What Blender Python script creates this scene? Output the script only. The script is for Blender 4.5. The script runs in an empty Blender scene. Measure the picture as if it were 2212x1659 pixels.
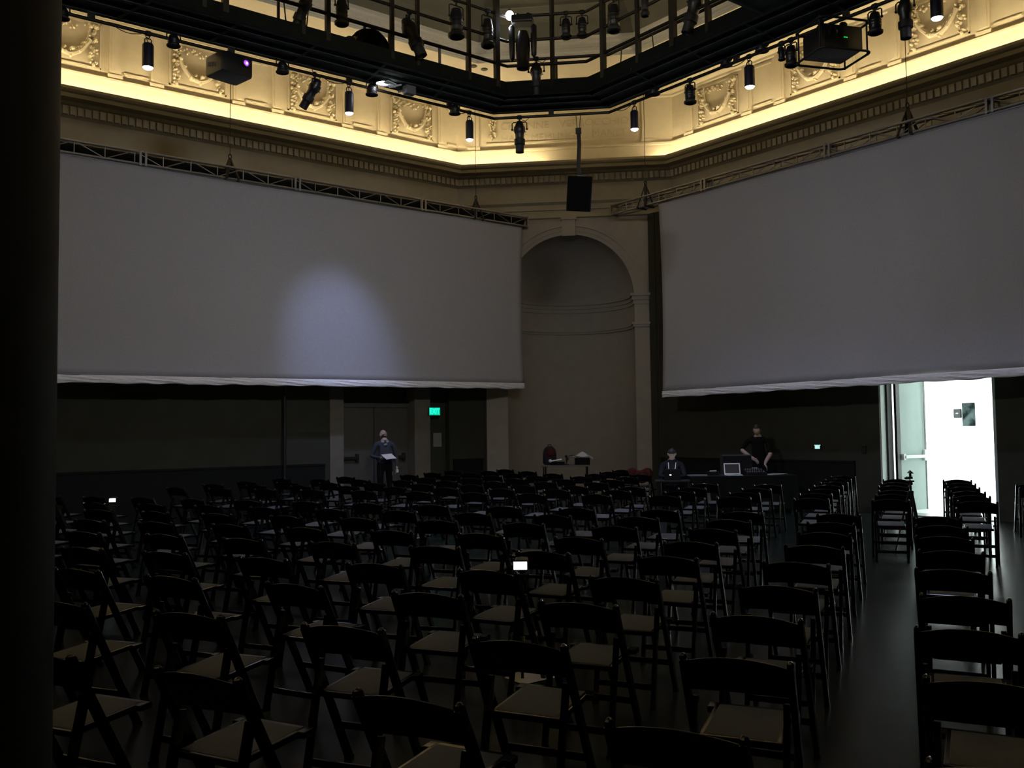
import bpy, bmesh, math, random
from mathutils import Vector, Matrix, Quaternion
random.seed(7)
PI = math.pi
S = bpy.context.scene
COL = S.collection
# ------------------------------------------------------------------ camera
W, H, FPX = 2212, 1659, 2003.0
CX, CY, EYE = 1106.0, 829.5, 1.70
AZ = math.radians(52.1); ROLL = math.atan(.012)
PITCH = math.atan((931 - CY) * math.cos(ROLL) / FPX)
fw = Vector((math.cos(AZ), math.sin(AZ), 0)); rt0 = Vector((math.sin(AZ), -math.cos(AZ), 0)); up = Vector((0, 0, 1))
CF = fw * math.cos(PITCH) + up * math.sin(PITCH)
U0 = -fw * math.sin(PITCH) + up * math.cos(PITCH)
CR = rt0 * math.cos(ROLL) - U0 * math.sin(ROLL)
CU = rt0 * math.sin(ROLL) + U0 * math.cos(ROLL)
CP = Vector((0, 0, EYE))
def ray(x, y): return CF + CR * ((x - CX) / FPX) - CU * ((y - CY) / FPX)
def on_z(x, y, z): d = ray(x, y); return CP + d * ((z - EYE) / d.z)
def on_x(x, y, X): d = ray(x, y); return CP + d * (X / d.x)
def on_y(x, y, Y): d = ray(x, y); return CP + d * (Y / d.y)
def on_c(x, y, s): d = ray(x, y); return CP + d * (s / (d.x + d.y))
def at_depth(x, y, Z): return CP + ray(x, y) * Z
def proj(p):
    v = Vector(p) - CP; z = v.dot(CF)
    return CX + FPX * v.dot(CR) / z, CY - FPX * v.dot(CU) / z, z
cd = bpy.data.cameras.new('camera'); cam = bpy.data.objects.new('camera', cd); COL.objects.link(cam)
m = Matrix((CR, CU, -CF)).transposed().to_4x4(); m.translation = CP
cam.matrix_world = m
cd.sensor_width = 36; cd.lens = FPX / W * 36; cd.clip_end = 200; cd.clip_start = .05
S.camera = cam
# ------------------------------------------------------------------ materials
MATS = {}
def mat(name, col, rough=.6, metal=0, var=.12, scale=8, bump=0, emit=None, strength=0, spec=None, detail=4, stretch=None, coat=0):
    if name in MATS: return MATS[name]
    m = bpy.data.materials.new(name); m.use_nodes = True
    nt = m.node_tree; b = nt.nodes['Principled BSDF']
    b.inputs['Roughness'].default_value = rough; b.inputs['Metallic'].default_value = metal
    if spec is not None: b.inputs['Specular IOR Level'].default_value = spec
    if coat: b.inputs['Coat Weight'].default_value = coat
    tc = nt.nodes.new('ShaderNodeTexCoord'); nz = nt.nodes.new('ShaderNodeTexNoise')
    nz.inputs['Scale'].default_value = scale; nz.inputs['Detail'].default_value = detail
    if stretch:
        mp = nt.nodes.new('ShaderNodeMapping'); mp.inputs['Scale'].default_value = stretch
        nt.links.new(tc.outputs['Object'], mp.inputs['Vector']); nt.links.new(mp.outputs['Vector'], nz.inputs['Vector'])
    else: nt.links.new(tc.outputs['Object'], nz.inputs['Vector'])
    rp = nt.nodes.new('ShaderNodeValToRGB')
    c0 = [max(0, c * (1 - var)) for c in col]; c1 = [min(1, c * (1 + var)) for c in col]
    rp.color_ramp.elements[0].color = (*c0, 1); rp.color_ramp.elements[1].color = (*c1, 1)
    rp.color_ramp.elements[0].position = .3; rp.color_ramp.elements[1].position = .7
    nt.links.new(nz.outputs['Fac'], rp.inputs['Fac']); nt.links.new(rp.outputs['Color'], b.inputs['Base Color'])
    if bump:
        bp = nt.nodes.new('ShaderNodeBump'); bp.inputs['Strength'].default_value = bump; bp.inputs['Distance'].default_value = .02
        nt.links.new(nz.outputs['Fac'], bp.inputs['Height']); nt.links.new(bp.outputs['Normal'], b.inputs['Normal'])
    if emit:
        b.inputs['Emission Color'].default_value = (*emit, 1); b.inputs['Emission Strength'].default_value = strength
    MATS[name] = m; return m
M_FLOOR = mat('dark_sealed_floor', (.011, .0155, .0125), .26, var=.35, scale=5, bump=.08, detail=10, spec=.08)
M_LOW = mat('dark_wall_paint', (.040, .040, .028), .85, var=.1, scale=3, spec=.2)
M_WAIN = mat('black_wainscot_paint', (.006, .007, .006), .7, var=.15, spec=.2)
M_NICHE = mat('warm_grey_plaster', (.35, .315, .265), .85, var=.05, scale=4, bump=.05)
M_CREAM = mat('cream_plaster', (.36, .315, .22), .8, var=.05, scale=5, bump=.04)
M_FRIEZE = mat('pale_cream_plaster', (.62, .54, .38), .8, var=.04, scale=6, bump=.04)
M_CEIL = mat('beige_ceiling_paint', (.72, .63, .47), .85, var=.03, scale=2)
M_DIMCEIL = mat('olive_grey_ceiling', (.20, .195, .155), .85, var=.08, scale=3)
M_BLACK = mat('matt_black_metal', (.007, .007, .0065), .6, var=.2, scale=20)
M_STEEL = mat('dark_brown_steel', (.018, .014, .008), .5, metal=.3, var=.2, scale=12)
M_DECK = mat('dark_green_black_deck', (.055, .068, .055), .8, var=.25, scale=6)
M_ALU = mat('brushed_aluminium', (.30, .29, .28), .45, metal=.9, var=.1, scale=30)
M_DOOR = mat('olive_door_paint', (.070, .064, .048), .6, var=.08)
M_PALEDOOR = mat('pale_green_grey_door', (.30, .37, .355), .5, var=.04, scale=3)
M_WHITE = mat('white_wall_paint', (.86, .89, .88), .8, var=.02)
M_SCREEN = mat('projection_screen_fabric', (.42, .42, .44), .95, var=.045, scale=26, bump=.02, spec=.1)
M_HEM = mat('white_hem_fabric', (.90, .88, .87), .95, var=.06, scale=14, bump=.35, stretch=(1, 1, 3))
M_CHAIR = mat('gloss_black_lacquer', (.0035, .0035, .0040), .17, var=.2, scale=14, spec=.5)
M_SEAT = mat('grey_seat_vinyl', (.046, .050, .052), .65, var=.10, scale=60, bump=.03)
M_PAPER = mat('white_paper', (.85, .84, .80), .8, var=.03, scale=20)
M_PLASTIC = mat('black_plastic', (.010, .010, .012), .35, var=.15, scale=20)
M_GOLD = mat('brassy_leg_lock', (.55, .40, .20), .3, metal=.8, var=.1)
M_SKIN = mat('warm_skin', (.42, .27, .20), .6, var=.06, scale=20)
M_SKIN2 = mat('light_skin', (.50, .36, .29), .6, var=.06, scale=20)
M_BEARD = mat('dark_beard', (.045, .018, .012), .8, var=.3, scale=60)
M_SHIRT = mat('slate_blue_shirt', (.040, .047, .066), .9, var=.15, scale=25, bump=.1)
M_TROUSER = mat('black_trousers', (.010, .010, .012), .85, var=.2, scale=25, spec=.1)
M_TEE = mat('black_tshirt', (.007, .0075, .007), .9, var=.2, scale=25, spec=.1)
M_HOOD = mat('black_hooded_top', (.016, .017, .020), .9, var=.2, scale=25, spec=.1)
M_HAIR = mat('dark_brown_hair', (.020, .013, .009), .55, var=.3, scale=40, stretch=(1, 1, .1))
M_SHOE = mat('black_shoe_leather', (.010, .009, .008), .5, var=.2)
M_RED = mat('dark_red_fabric', (.060, .014, .010), .85, var=.2, scale=20, spec=.1)
M_WARMLIGHT = mat('warm_cove_tube', (.9, .8, .6), .5, emit=(1.0, .82, .49), strength=92)
M_WARMREAR = mat('warm_cove_tube_dimmer', (.9, .8, .6), .5, emit=(1.0, .84, .52), strength=52)
M_LENS = mat('lit_white_lens', (.9, .9, .95), .3, emit=(.86, .86, 1.0), strength=26)
M_BULB = mat('lit_white_bulb', (.9, .9, .95), .3, emit=(.90, .92, 1.0), strength=26)
M_PURPLE = mat('violet_projector_lens', (.3, .1, .6), .2, emit=(.30, .04, 1.0), strength=1.8)
M_PURPLEHOT = mat('violet_lens_core', (.8, .6, .9), .2, emit=(.85, .60, 1.0), strength=4)
M_GREENLED = mat('green_status_led', (.1, .8, .2), .3, emit=(.02, 1.0, .10), strength=1.6)
M_EXIT = mat('exit_green_plate', (.02, .4, .3), .4, emit=(.0, .90, .48), strength=.55)
M_EXITL = mat('exit_letter_glow', (.1, .9, .7), .4, emit=(.02, 1.0, .78), strength=1.15)
M_EXITD = mat('exit_letter_gap', (.0, .15, .08), .4, var=.1)
M_CYAN = mat('pale_cyan_glow', (.6, .9, .9), .4, emit=(.52, .90, .90), strength=.9)
M_LCD = mat('lit_camera_screen', (.8, .9, 1), .3, emit=(.78, .90, 1.0), strength=4.0)
M_LAPGLOW = mat('laptop_screen', (.02, .02, .03), .2, emit=(.05, .07, .10), strength=.06)
M_CORRLIGHT = mat('corridor_ceiling_panel', (.9, .9, .9), .5, emit=(.93, 1.0, .97), strength=14)
M_RUBBER = mat('black_cable_rubber', (.010, .009, .008), .6, var=.2)
M_CABLEB = mat('brown_cable', (.06, .042, .022), .6, var=.2)
# ------------------------------------------------------------------ mesh helpers
class G:
    def __init__(s): s.v = []; s.f = []; s.mi = []; s.cur = 0
    def add(s, vs, fs):
        n = len(s.v); s.v += [tuple(v) for v in vs]; s.f += [[i + n for i in f] for f in fs]; s.mi += [s.cur] * len(fs); return s
    def box(s, c, d, rot=None, bev=0):
        x, y, z = [k / 2 for k in d]; c = Vector(c)
        if bev:
            bm = bmesh.new(); bmesh.ops.create_cube(bm, size=1)
            for v in bm.verts: v.co = Vector((v.co.x * d[0], v.co.y * d[1], v.co.z * d[2]))
            bmesh.ops.bevel(bm, geom=bm.edges[:], offset=bev, segments=2, affect='EDGES', profile=.6)
            vs = [v.co.copy() for v in bm.verts]; bm.verts.index_update(); fs = [[v.index for v in f.verts] for f in bm.faces]; bm.free()
        else:
            vs = [Vector((a, b, e)) for a in (-x, x) for b in (-y, y) for e in (-z, z)]
            fs = [[0, 1, 3, 2], [4, 6, 7, 5], [0, 4, 5, 1], [2, 3, 7, 6], [0, 2, 6, 4], [1, 5, 7, 3]]
        if rot is not None: vs = [rot @ v for v in vs]
        return s.add([v + c for v in vs], fs)
    def b2(s, a, b, bev=0):
        return s.box([(p + q) / 2 for p, q in zip(a, b)], [abs(q - p) for p, q in zip(a, b)], None, bev)
    def beam(s, p, q, w, t, bev=0, upv=(0, 0, 1)):
        p = Vector(p); q = Vector(q); d = q - p; L = d.length; z = d / L
        x = Vector(upv).cross(z)
        if x.length < 1e-4: x = Vector((1, 0, 0))
        x.normalize(); y = z.cross(x)
        return s.box((p + q) / 2, (w, t, L), Matrix((x, y, z)).transposed(), bev)
    def cyl(s, p, q, r, r2=None, n=14, cap=True):
        p = Vector(p); q = Vector(q); r2 = r if r2 is None else r2
        z = (q - p).normalized(); x = z.orthogonal().normalized(); y = z.cross(x)
        vs = []
        for i in range(n):
            a = 2 * PI * i / n; o = x * math.cos(a) + y * math.sin(a)
            vs += [p + o * r, q + o * r2]
        fs = [[2 * i, 2 * ((i + 1) % n), 2 * ((i + 1) % n) + 1, 2 * i + 1] for i in range(n)]
        if cap: fs += [[2 * i for i in range(n)][::-1], [2 * i + 1 for i in range(n)]]
        return s.add(vs, fs)
    def tube(s, pts, r, n=8, closed=False):
        pts = [Vector(p) for p in pts]; N = len(pts); vs = []; prev = None
        for i, p in enumerate(pts):
            if closed: t = (pts[(i + 1) % N] - pts[i - 1])
            else: t = pts[min(i + 1, N - 1)] - pts[max(i - 1, 0)]
            t.normalize()
            x = t.orthogonal().normalized() if prev is None else (prev - t * prev.dot(t)).normalized()
            prev = x; y = t.cross(x)
            vs += [p + (x * math.cos(2 * PI * k / n) + y * math.sin(2 * PI * k / n)) * r for k in range(n)]
        fs = []
        for i in range(N if closed else N - 1):
            j = (i + 1) % N
            fs += [[i * n + k, i * n + (k + 1) % n, j * n + (k + 1) % n, j * n + k] for k in range(n)]
        if not closed: fs += [list(range(n))[::-1], [(N - 1) * n + k for k in range(n)]]
        return s.add(vs, fs)
    def lathe(s, prof, o=(0, 0, 0), axis=(0, 0, 1), n=20):
        z = Vector(axis).normalized(); x = z.orthogonal().normalized(); y = z.cross(x); o = Vector(o); vs = []
        for r, h in prof:
            vs += [o + z * h + (x * math.cos(2 * PI * k / n) + y * math.sin(2 * PI * k / n)) * r for k in range(n)]
        fs = []
        for i in range(len(prof) - 1):
            fs += [[i * n + k, i * n + (k + 1) % n, (i + 1) * n + (k + 1) % n, (i + 1) * n + k] for k in range(n)]
        if prof[0][0] > 1e-5: fs.append(list(range(n))[::-1])
        if prof[-1][0] > 1e-5: fs.append([(len(prof) - 1) * n + k for k in range(n)])
        return s.add(vs, fs)
    def ball(s, c, r, n=10, m=7, rot=None):
        if not hasattr(r, '__len__'): r = (r, r, r)
        vs = [Vector((0, 0, -r[2]))]
        for i in range(1, m):
            t = PI * i / m
            vs += [Vector((r[0] * math.sin(t) * math.cos(2 * PI * k / n), r[1] * math.sin(t) * math.sin(2 * PI * k / n), -r[2] * math.cos(t))) for k in range(n)]
        vs.append(Vector((0, 0, r[2]))); fs = []
        for k in range(n): fs.append([0, 1 + (k + 1) % n, 1 + k])
        for i in range(m - 2):
            fs += [[1 + i * n + k, 1 + i * n + (k + 1) % n, 1 + (i + 1) * n + (k + 1) % n, 1 + (i + 1) * n + k] for k in range(n)]
        e = len(vs) - 1
        fs += [[e, 1 + (m - 2) * n + k, 1 + (m - 2) * n + (k + 1) % n] for k in range(n)]
        if rot is not None: vs = [rot @ v for v in vs]
        return s.add([v + Vector(c) for v in vs], fs)
    def grid(s, f, nu, nv):
        vs = [f(i / nu, j / nv) for j in range(nv + 1) for i in range(nu + 1)]
        fs = [[j * (nu + 1) + i, j * (nu + 1) + i + 1, (j + 1) * (nu + 1) + i + 1, (j + 1) * (nu + 1) + i] for j in range(nv) for i in range(nu)]
        return s.add(vs, fs)
    def xf(s, M):
        s.v = [tuple(M @ Vector(v)) for v in s.v]; return s
    def build(s, name, mats, parent=None, smooth=False, loc=None, thick=0):
        me = bpy.data.meshes.new(name); me.from_pydata(s.v, [], s.f)
        if not isinstance(mats, (list, tuple)): mats = [mats]
        for k in mats: me.materials.append(k)
        for p, i in zip(me.polygons, s.mi): p.material_index = i
        bm = bmesh.new(); bm.from_mesh(me); bmesh.ops.recalc_face_normals(bm, faces=bm.faces[:]); bm.to_mesh(me); bm.free()
        if smooth:
            me.polygons.foreach_set('use_smooth', [True] * len(me.polygons)); me.set_sharp_from_angle(angle=math.radians(40))
        me.update()
        o = bpy.data.objects.new(name, me); COL.objects.link(o)
        if parent: o.parent = parent
        if loc is not None: o.location = loc
        if thick:
            md = o.modifiers.new('thick', 'SOLIDIFY'); md.thickness = thick; md.offset = 0
        return o
def thing(name, label, cat, loc=(0, 0, 0), rz=0, group=None, rot=None):
    o = bpy.data.objects.new(name, None); COL.objects.link(o); o.empty_display_size = .1
    o.location = loc
    o.rotation_euler = rot if rot else (0, 0, rz)
    o['label'] = label; o['category'] = cat
    if group: o['group'] = group
    return o
def tag(o, label, cat, group=None, kind=None):
    o['label'] = label; o['category'] = cat
    if group: o['group'] = group
    if kind: o['kind'] = kind
    return o
def struct(o, label, cat='wall'):
    o['kind'] = 'structure'; o['label'] = label; o['category'] = cat; return o
def dup(root, loc, rz, label, group=None):
    r = root.copy(); COL.objects.link(r); r.location = loc; r.rotation_euler = (0, 0, rz); r['label'] = label
    if group: r['group'] = group
    for ch in list(root.children):
        c = ch.copy(); COL.objects.link(c); c.parent = r
        for g in ch.children:
            d = g.copy(); COL.objects.link(d); d.parent = c
    return r
def text_mesh(txt, size, depth, bold=False):
    cu = bpy.data.curves.new('lettering', 'FONT'); cu.body = txt; cu.size = size; cu.extrude = depth; cu.align_x = 'CENTER'; cu.align_y = 'CENTER'
    if bold: cu.offset = size * .02
    o = bpy.data.objects.new('lettering', cu); COL.objects.link(o)
    me = bpy.data.meshes.new_from_object(o.evaluated_get(bpy.context.evaluated_depsgraph_get()))
    bpy.data.objects.remove(o); bpy.data.curves.remove(cu)
    return me
def basis(x, y, z, o):
    M = Matrix((Vector(x), Vector(y), Vector(z))).transposed().to_4x4(); M.translation = Vector(o); return M
# ------------------------------------------------------------------ room
XR, YL, SC = 16.94, 19.10, 32.43        # lip planes of the entablature: x = XR, y = YL, x + y = SC
XB, YB = -3.6, -3.6
Q2 = math.sqrt(2)
def octo(d):
    """corners of the hall's octagon, inset by d, from the left wall's far end clockwise seen from below"""
    c = 3.6 - d * (2 - Q2)
    x0, x1, y0, y1 = XB + d, XR - d, YB + d, YL - d
    s = SC - d * Q2
    return [Vector((x0 + c, y1, 0)), Vector((s - y1, y1, 0)), Vector((x1, s - x1, 0)), Vector((x1, y0 + c, 0)),
            Vector((x1 - c, y0, 0)), Vector((x0 + c, y0, 0)), Vector((x0, y0 + c, 0)), Vector((x0, y1 - c, 0))]
SIDES = ['left', 'corner', 'right', 'right_end', 'rear', 'rear_corner', 'rear_left', 'left_end']
def sweep(side, prof, name, mats, close=False):
    g = G(); pr = prof + ([prof[0]] if close else [])
    def pt(i, e):
        d, z = pr[i]; p = octo(d)[(side + e) % 8]; return Vector((p.x, p.y, z))
    for i in range(len(pr) - 1):
        g.add([pt(i, 0), pt(i, 1), pt(i + 1, 1), pt(i + 1, 0)], [[0, 1, 2, 3]])
    return g.build(name, mats)
# floor
g = G(); g.b2((XB - .3, YB - .3, -.1), (XR + .35, YL + 1.0, 0)); g.b2((14, 14, -.1), (19.5, 20.6, -.001))
struct(g.build('floor', M_FLOOR), 'dark sealed hall floor under the rows of black chairs', 'floor')
# entablature (lower cornice), frieze, soffit and upper ceiling on every side
ENT = [(-.5, 7.10), (-.44, 7.12), (-.44, 7.30), (-.40, 7.31), (-.40, 7.44), (-.33, 7.50), (-.33, 7.55), (-.48, 7.56), (-.48, 7.98), (-.40, 8.02),
       (-.40, 8.20), (-.34, 8.22), (-.28, 8.26), (-.08, 8.28), (-.08, 8.36), (-.03, 8.38), (0, 8.42), (0, 8.475), (-.06, 8.475), (-.06, 8.405), (-.62, 8.405)]
FRZ = [(-.51, 8.405), (-.51, 8.89), (-.455, 8.905), (-.455, 8.955), (-.55, 8.965), (-.55, 10.12), (-.50, 10.14), (-.50, 10.19), (-.42, 10.24), (-.40, 10.30), (-.28, 10.36), (-.28, 10.40)]
SOF = [(-.28, 10.40), (1.64, 10.40)]
COF = [(1.64, 10.40), (1.64, 10.46), (1.66, 10.46), (1.66, 10.50), (1.70, 10.52), (1.70, 10.60), (1.67, 10.62), (1.67, 10.70), (1.72, 10.74), (1.72, 10.80), (1.80, 10.84)]
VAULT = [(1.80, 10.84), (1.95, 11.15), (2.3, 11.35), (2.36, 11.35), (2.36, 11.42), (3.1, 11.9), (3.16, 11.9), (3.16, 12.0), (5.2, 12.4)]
for i, sd in enumerate(SIDES):
    vis = i < 3
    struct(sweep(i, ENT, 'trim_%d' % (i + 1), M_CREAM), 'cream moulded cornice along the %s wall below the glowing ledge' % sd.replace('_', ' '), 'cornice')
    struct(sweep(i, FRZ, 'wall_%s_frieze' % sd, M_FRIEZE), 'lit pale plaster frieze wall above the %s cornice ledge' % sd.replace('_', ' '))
g = G()
for i in range(8):
    for prof, mi in ((SOF, 0), (COF, 1), (VAULT, 2)):
        g.cur = mi
        for a in range(len(prof) - 1):
            q = []
            for (d, z), e in ((prof[a], 0), (prof[a], 1), (prof[a + 1], 1), (prof[a + 1], 0)):
                p = octo(d)[(i + e) % 8]; q.append(Vector((p.x, p.y, z)))
            g.add(q, [[0, 1, 2, 3]])
g.cur = 2; g.add([Vector((p.x, p.y, 12.4)) for p in octo(5.2)], [list(range(8))])
# dentils of the coffer edge
for i in range(3):
    a, b = octo(1.66)[i], octo(1.66)[i + 1]; L = (b - a).length; t = (b - a).normalized(); nrm = Vector((t.y, -t.x, 0))
    g.cur = 1
    for k in range(int(L / .28)):
        c = a + t * (.14 + k * .28) + nrm * .0; g.box((c.x, c.y, 10.66), (.16, .06, .07), Matrix((t, nrm, up)).transposed())
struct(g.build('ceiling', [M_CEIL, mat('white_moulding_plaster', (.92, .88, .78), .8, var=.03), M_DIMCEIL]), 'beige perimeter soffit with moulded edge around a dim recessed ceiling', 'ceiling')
# two small round ceiling plates on the soffit near the corner
for (px, py, lab) in ((1023, 143, 'small round dark ceiling plate on the soffit above the corner, nearer the left wall'), (1046, 150, 'small round dark ceiling plate on the soffit above the corner, nearer the catwalk post')):
    p = on_z(px, py, 10.39); g = G(); g.lathe([(.075, 0), (.085, -.012), (.06, -.03), (0, -.034)], (0, 0, 0)); o = g.build('ceiling_plate', M_STEEL, smooth=True, loc=(p.x, p.y, 10.40))
    tag(o, lab, 'ceiling plate')
# dentil course of the three visible entablatures, joined to each trim as a child row
for i, sd in enumerate(SIDES[:3]):
    a, b = octo(-.36)[i], octo(-.36)[i + 1]
    if i == 0: a = Vector((1.0, a.y, 0))
    if i == 2: b = Vector((b.x, 3.0, 0))
    L = (b - a).length; t = (b - a).normalized(); nrm = Vector((t.y, -t.x, 0)); g = G(); n = int(L / .138)
    for k in range(n):
        c = a + t * ((k + .5) * L / n); g.box((c.x, c.y, 8.10), (.095, .07, .165), Matrix((t, nrm, up)).transposed())
    o = g.build('dentil_course', M_CREAM, bpy.data.objects['trim_%d' % (i + 1)])
# frieze ornaments
def frieze_orn(side, o, t, n):
    """local frame: t along the wall to the viewer's right, n out of the wall"""
    return basis(t, n, up, o)
FR = {0: (YL + .55,), 2: (XR + .55,)}
def garland_mesh():
    g = G(); rnd = random.Random(3)
    def lump(x, z, r, dep=.06):
        g.ball((x, -.01 + dep * .3, z), (r * rnd.uniform(.8, 1.25), dep * rnd.uniform(.7, 1.2), r * rnd.uniform(.7, 1.1)), 7, 5, Matrix.Rotation(rnd.uniform(-.6, .6), 3, 'Y'))
    for k in range(46):                     # the swag
        u = rnd.uniform(-1, 1); x = u * .40; z = -.26 + .36 * u * u + rnd.uniform(-.055, .055) * (1.3 - abs(u)) * 1.2
        lump(x, z, rnd.uniform(.030, .055), rnd.uniform(.05, .10))
    g.tube([(u * .40, .035, -.29 + .36 * u * u) for u in [-1 + i / 8 for i in range(17)]], .05, 8)
    for sx in (-1, 1):
        for k in range(34):                 # side drops of fruit and leaves
            z = rnd.uniform(-.40, .40); w = .085 * (1.15 - .35 * abs(z - .1) / .4)
            lump(sx * .47 + rnd.uniform(-w, w), z, rnd.uniform(.022, .045), rnd.uniform(.05, .10))
        g.ball((sx * .47, .03, -.43), (.035, .05, .05), 7, 5)
        g.tube([(sx * .47 + .09 * math.cos(a), .03, .40 + .05 * math.sin(a)) for a in [PI * i / 6 for i in range(13)]], .02, 6)
        g.tube([(sx * (.44 - .10 * q), .03, .34 - .24 * q + .05 * math.sin(5 * q)) for q in [i / 6 for i in range(7)]], .022, 6)
    for k in range(22):
        u = rnd.uniform(-1, 1); lump(u * .42, .30 + rnd.uniform(-.06, .08) + .04 * u * u, rnd.uniform(.02, .035), .05)
    return g
gar_proto = None
def plaster_bays(side, centres, wallobj, tvec, nvec, o0):
    """bays of the frieze: panel beads, pilaster strips and a garland each"""
    global gar_proto
    M0 = lambda c: basis(tvec, nvec, up, o0 + tvec * c)
    for c in centres:
        g = G()
        for (x0, x1) in ((-.62, .62),):     # raised frame bead of the garland panel
            g.b2((x0, 0, 9.12), (x1, .030, 9.15)); g.b2((x0, 0, 10.02), (x1, .030, 10.05))
            g.b2((x0, 0, 9.12), (x0 + .03, .030, 10.05)); g.b2((x1 - .03, 0, 9.12), (x1, .030, 10.05))
        for sx in (-1, 1):                  # flat pilaster strips and the narrow plain panel
            a = sx * .77; b_ = sx * 1.0
            g.b2((min(a, b_), 0, 8.96), (max(a, b_), .05, 10.13)); g.b2((min(a, b_) - .03, 0, 8.96), (max(a, b_) + .03, .07, 9.06))
            g.b2((min(a, b_) + .05, 0, 9.12), (max(a, b_) - .05, .062, 10.05))
        g.b2((1.06, 0, 9.12), (1.56, .03, 9.15)); g.b2((1.06, 0, 10.02), (1.56, .03, 10.05))
        g.xf(M0(c)); g.build('panel_moulding', M_FRIEZE, wallobj)
        if gar_proto is None:
            gar_proto = garland_mesh().build('garland', M_FRIEZE, wallobj, smooth=True); go = gar_proto
        else:
            go = gar_proto.copy(); COL.objects.link(go); go.parent = wallobj
        go.matrix_world = M0(c) @ Matrix.Translation((0, .012, 9.60))
plaster_bays(0, [4.20, 6.80, 9.48, 12.20], bpy.data.objects['wall_left_frieze'], Vector((1, 0, 0)), Vector((0, -1, 0)), Vector((0, YL + .55, 0)))
plaster_bays(2, [-14.26, -11.58, -8.82, -6.1], bpy.data.objects['wall_right_frieze'], Vector((0, -1, 0)), Vector((-1, 0, 0)), Vector((XR + .55, 0, 0)))
# the corner frieze: pilasters, ornament and the carved names
tC = Vector((1, -1, 0)).normalized(); nC = Vector((-1, -1, 0)).normalized()
oC = Vector((SC / 2, SC / 2, 0)) - nC * .55
def corner_t(px, py, d): p = on_c(px, py, SC + d * Q2); return (p - Vector((SC / 2, SC / 2, 0))).dot(tC), p.z
g = G()
for px in (1024, 1398):
    t, _ = corner_t(px, 280, .55)
    g.b2((t - .13, 0, 8.96), (t + .13, .05, 10.13)); g.b2((t - .16, 0, 8.96), (t + .16, .07, 9.06))
t0, _ = corner_t(1050, 300, .55); t1, _ = corner_t(1375, 300, .55)
g.b2((t0, 0, 9.12), (t1, .03, 9.15))
tq, zq = corner_t(1064, 280, .55); rnd = random.Random(5)
for k in range(26):
    zz = rnd.uniform(-.27, .25); ww = .09 if abs(zz) > .1 else .05
    g.ball((tq + rnd.uniform(-ww, ww), .02, zq + zz), (rnd.uniform(.02, .05), .05, rnd.uniform(.02, .045)), 7, 5)
g.xf(basis(tC, nC, up, oC)); g.build('panel_moulding', M_FRIEZE, bpy.data.objects['wall_corner_frieze'])
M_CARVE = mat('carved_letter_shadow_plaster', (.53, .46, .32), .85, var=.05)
for txt, pxc, pyc, wpx in (('CEZANNE', 1133, 272, 106), ('VERROCCHIO', 1283, 264, 150), ('HANS MEMLING', 1162, 297, 160), ('MANET', 1316, 287, 74)):
    t, z = corner_t(pxc, pyc, .55); me = text_mesh(txt, .26, .004)
    ws = max(v.co.x for v in me.vertices) - min(v.co.x for v in me.vertices); sx = wpx * 23.6 / FPX / ws
    me.materials.append(M_CARVE)
    o = bpy.data.objects.new('carved_name', me); COL.objects.link(o); o.parent = bpy.data.objects['wall_corner_frieze']
    o.matrix_world = basis(tC, up, nC, oC + tC * t + nC * .004 + up * z) @ Matrix.Diagonal((sx, 1, 1, 1))
# cove light tubes lying on the ledge
def cove(p, q, lab, strength_mat=M_WARMLIGHT):
    t = thing('cove_light', lab, 'strip light', (p + q) / 2, 0, 'cove strip lights on the cornice ledge')
    g = G(); c = (p + q) / 2; d = (q - p) / 2
    g.cyl(-d, d, .017, n=8); g.build('lamp_tube', strength_mat, t)
    g = G(); g.beam(-d + Vector((0, 0, -.026)), d + Vector((0, 0, -.026)), .05, .012); g.build('base', M_WHITE, t)
for k in range(5):
    a = -.5 + k * 2.83
    cove(Vector((a, YL + .10, 8.476)), Vector((a + 2.8, YL + .10, 8.476)), 'warm strip light on the left wall ledge, %s length from the corner' % ['fifth', 'fourth', 'third', 'second', 'first'][k])
pa = Vector((SC / 2, SC / 2, 8.476)) - nC * .10
tl, _ = corner_t(1006, 353, .1); tr, _ = corner_t(1172, 345, .1)
cove(pa + tC * tl, pa + tC * tr, 'short warm strip light on the ledge above the niche, ending halfway')
for k in range(5):
    a = 15.95 - k * 2.83
    cove(Vector((XR + .10, a, 8.476)), Vector((XR + .10, a - 2.8, 8.476)), 'warm strip light on the right wall ledge, %s length from the corner' % ['first', 'second', 'third', 'fourth', 'fifth'][k])
for i in range(3, 8):                                                 # the ledge lamps go on round the unseen half of the hall
    a, b = octo(-.10)[i], octo(-.10)[(i + 1) % 8]; t_ = (b - a).normalized(); n_ = max(1, round((b - a).length / 5.5)); L_ = (b - a).length / n_
    for k in range(n_):
        p_, q_ = a + t_ * (k * L_ + .05), a + t_ * ((k + 1) * L_ - .05); p_.z = q_.z = 8.476
        cove(p_, q_, 'warm strip light on the %s ledge behind the viewer, %s length' % (SIDES[i].replace('_', ' '), ['first', 'second', 'third', 'fourth', 'fifth'][k]), M_WARMREAR)
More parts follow.
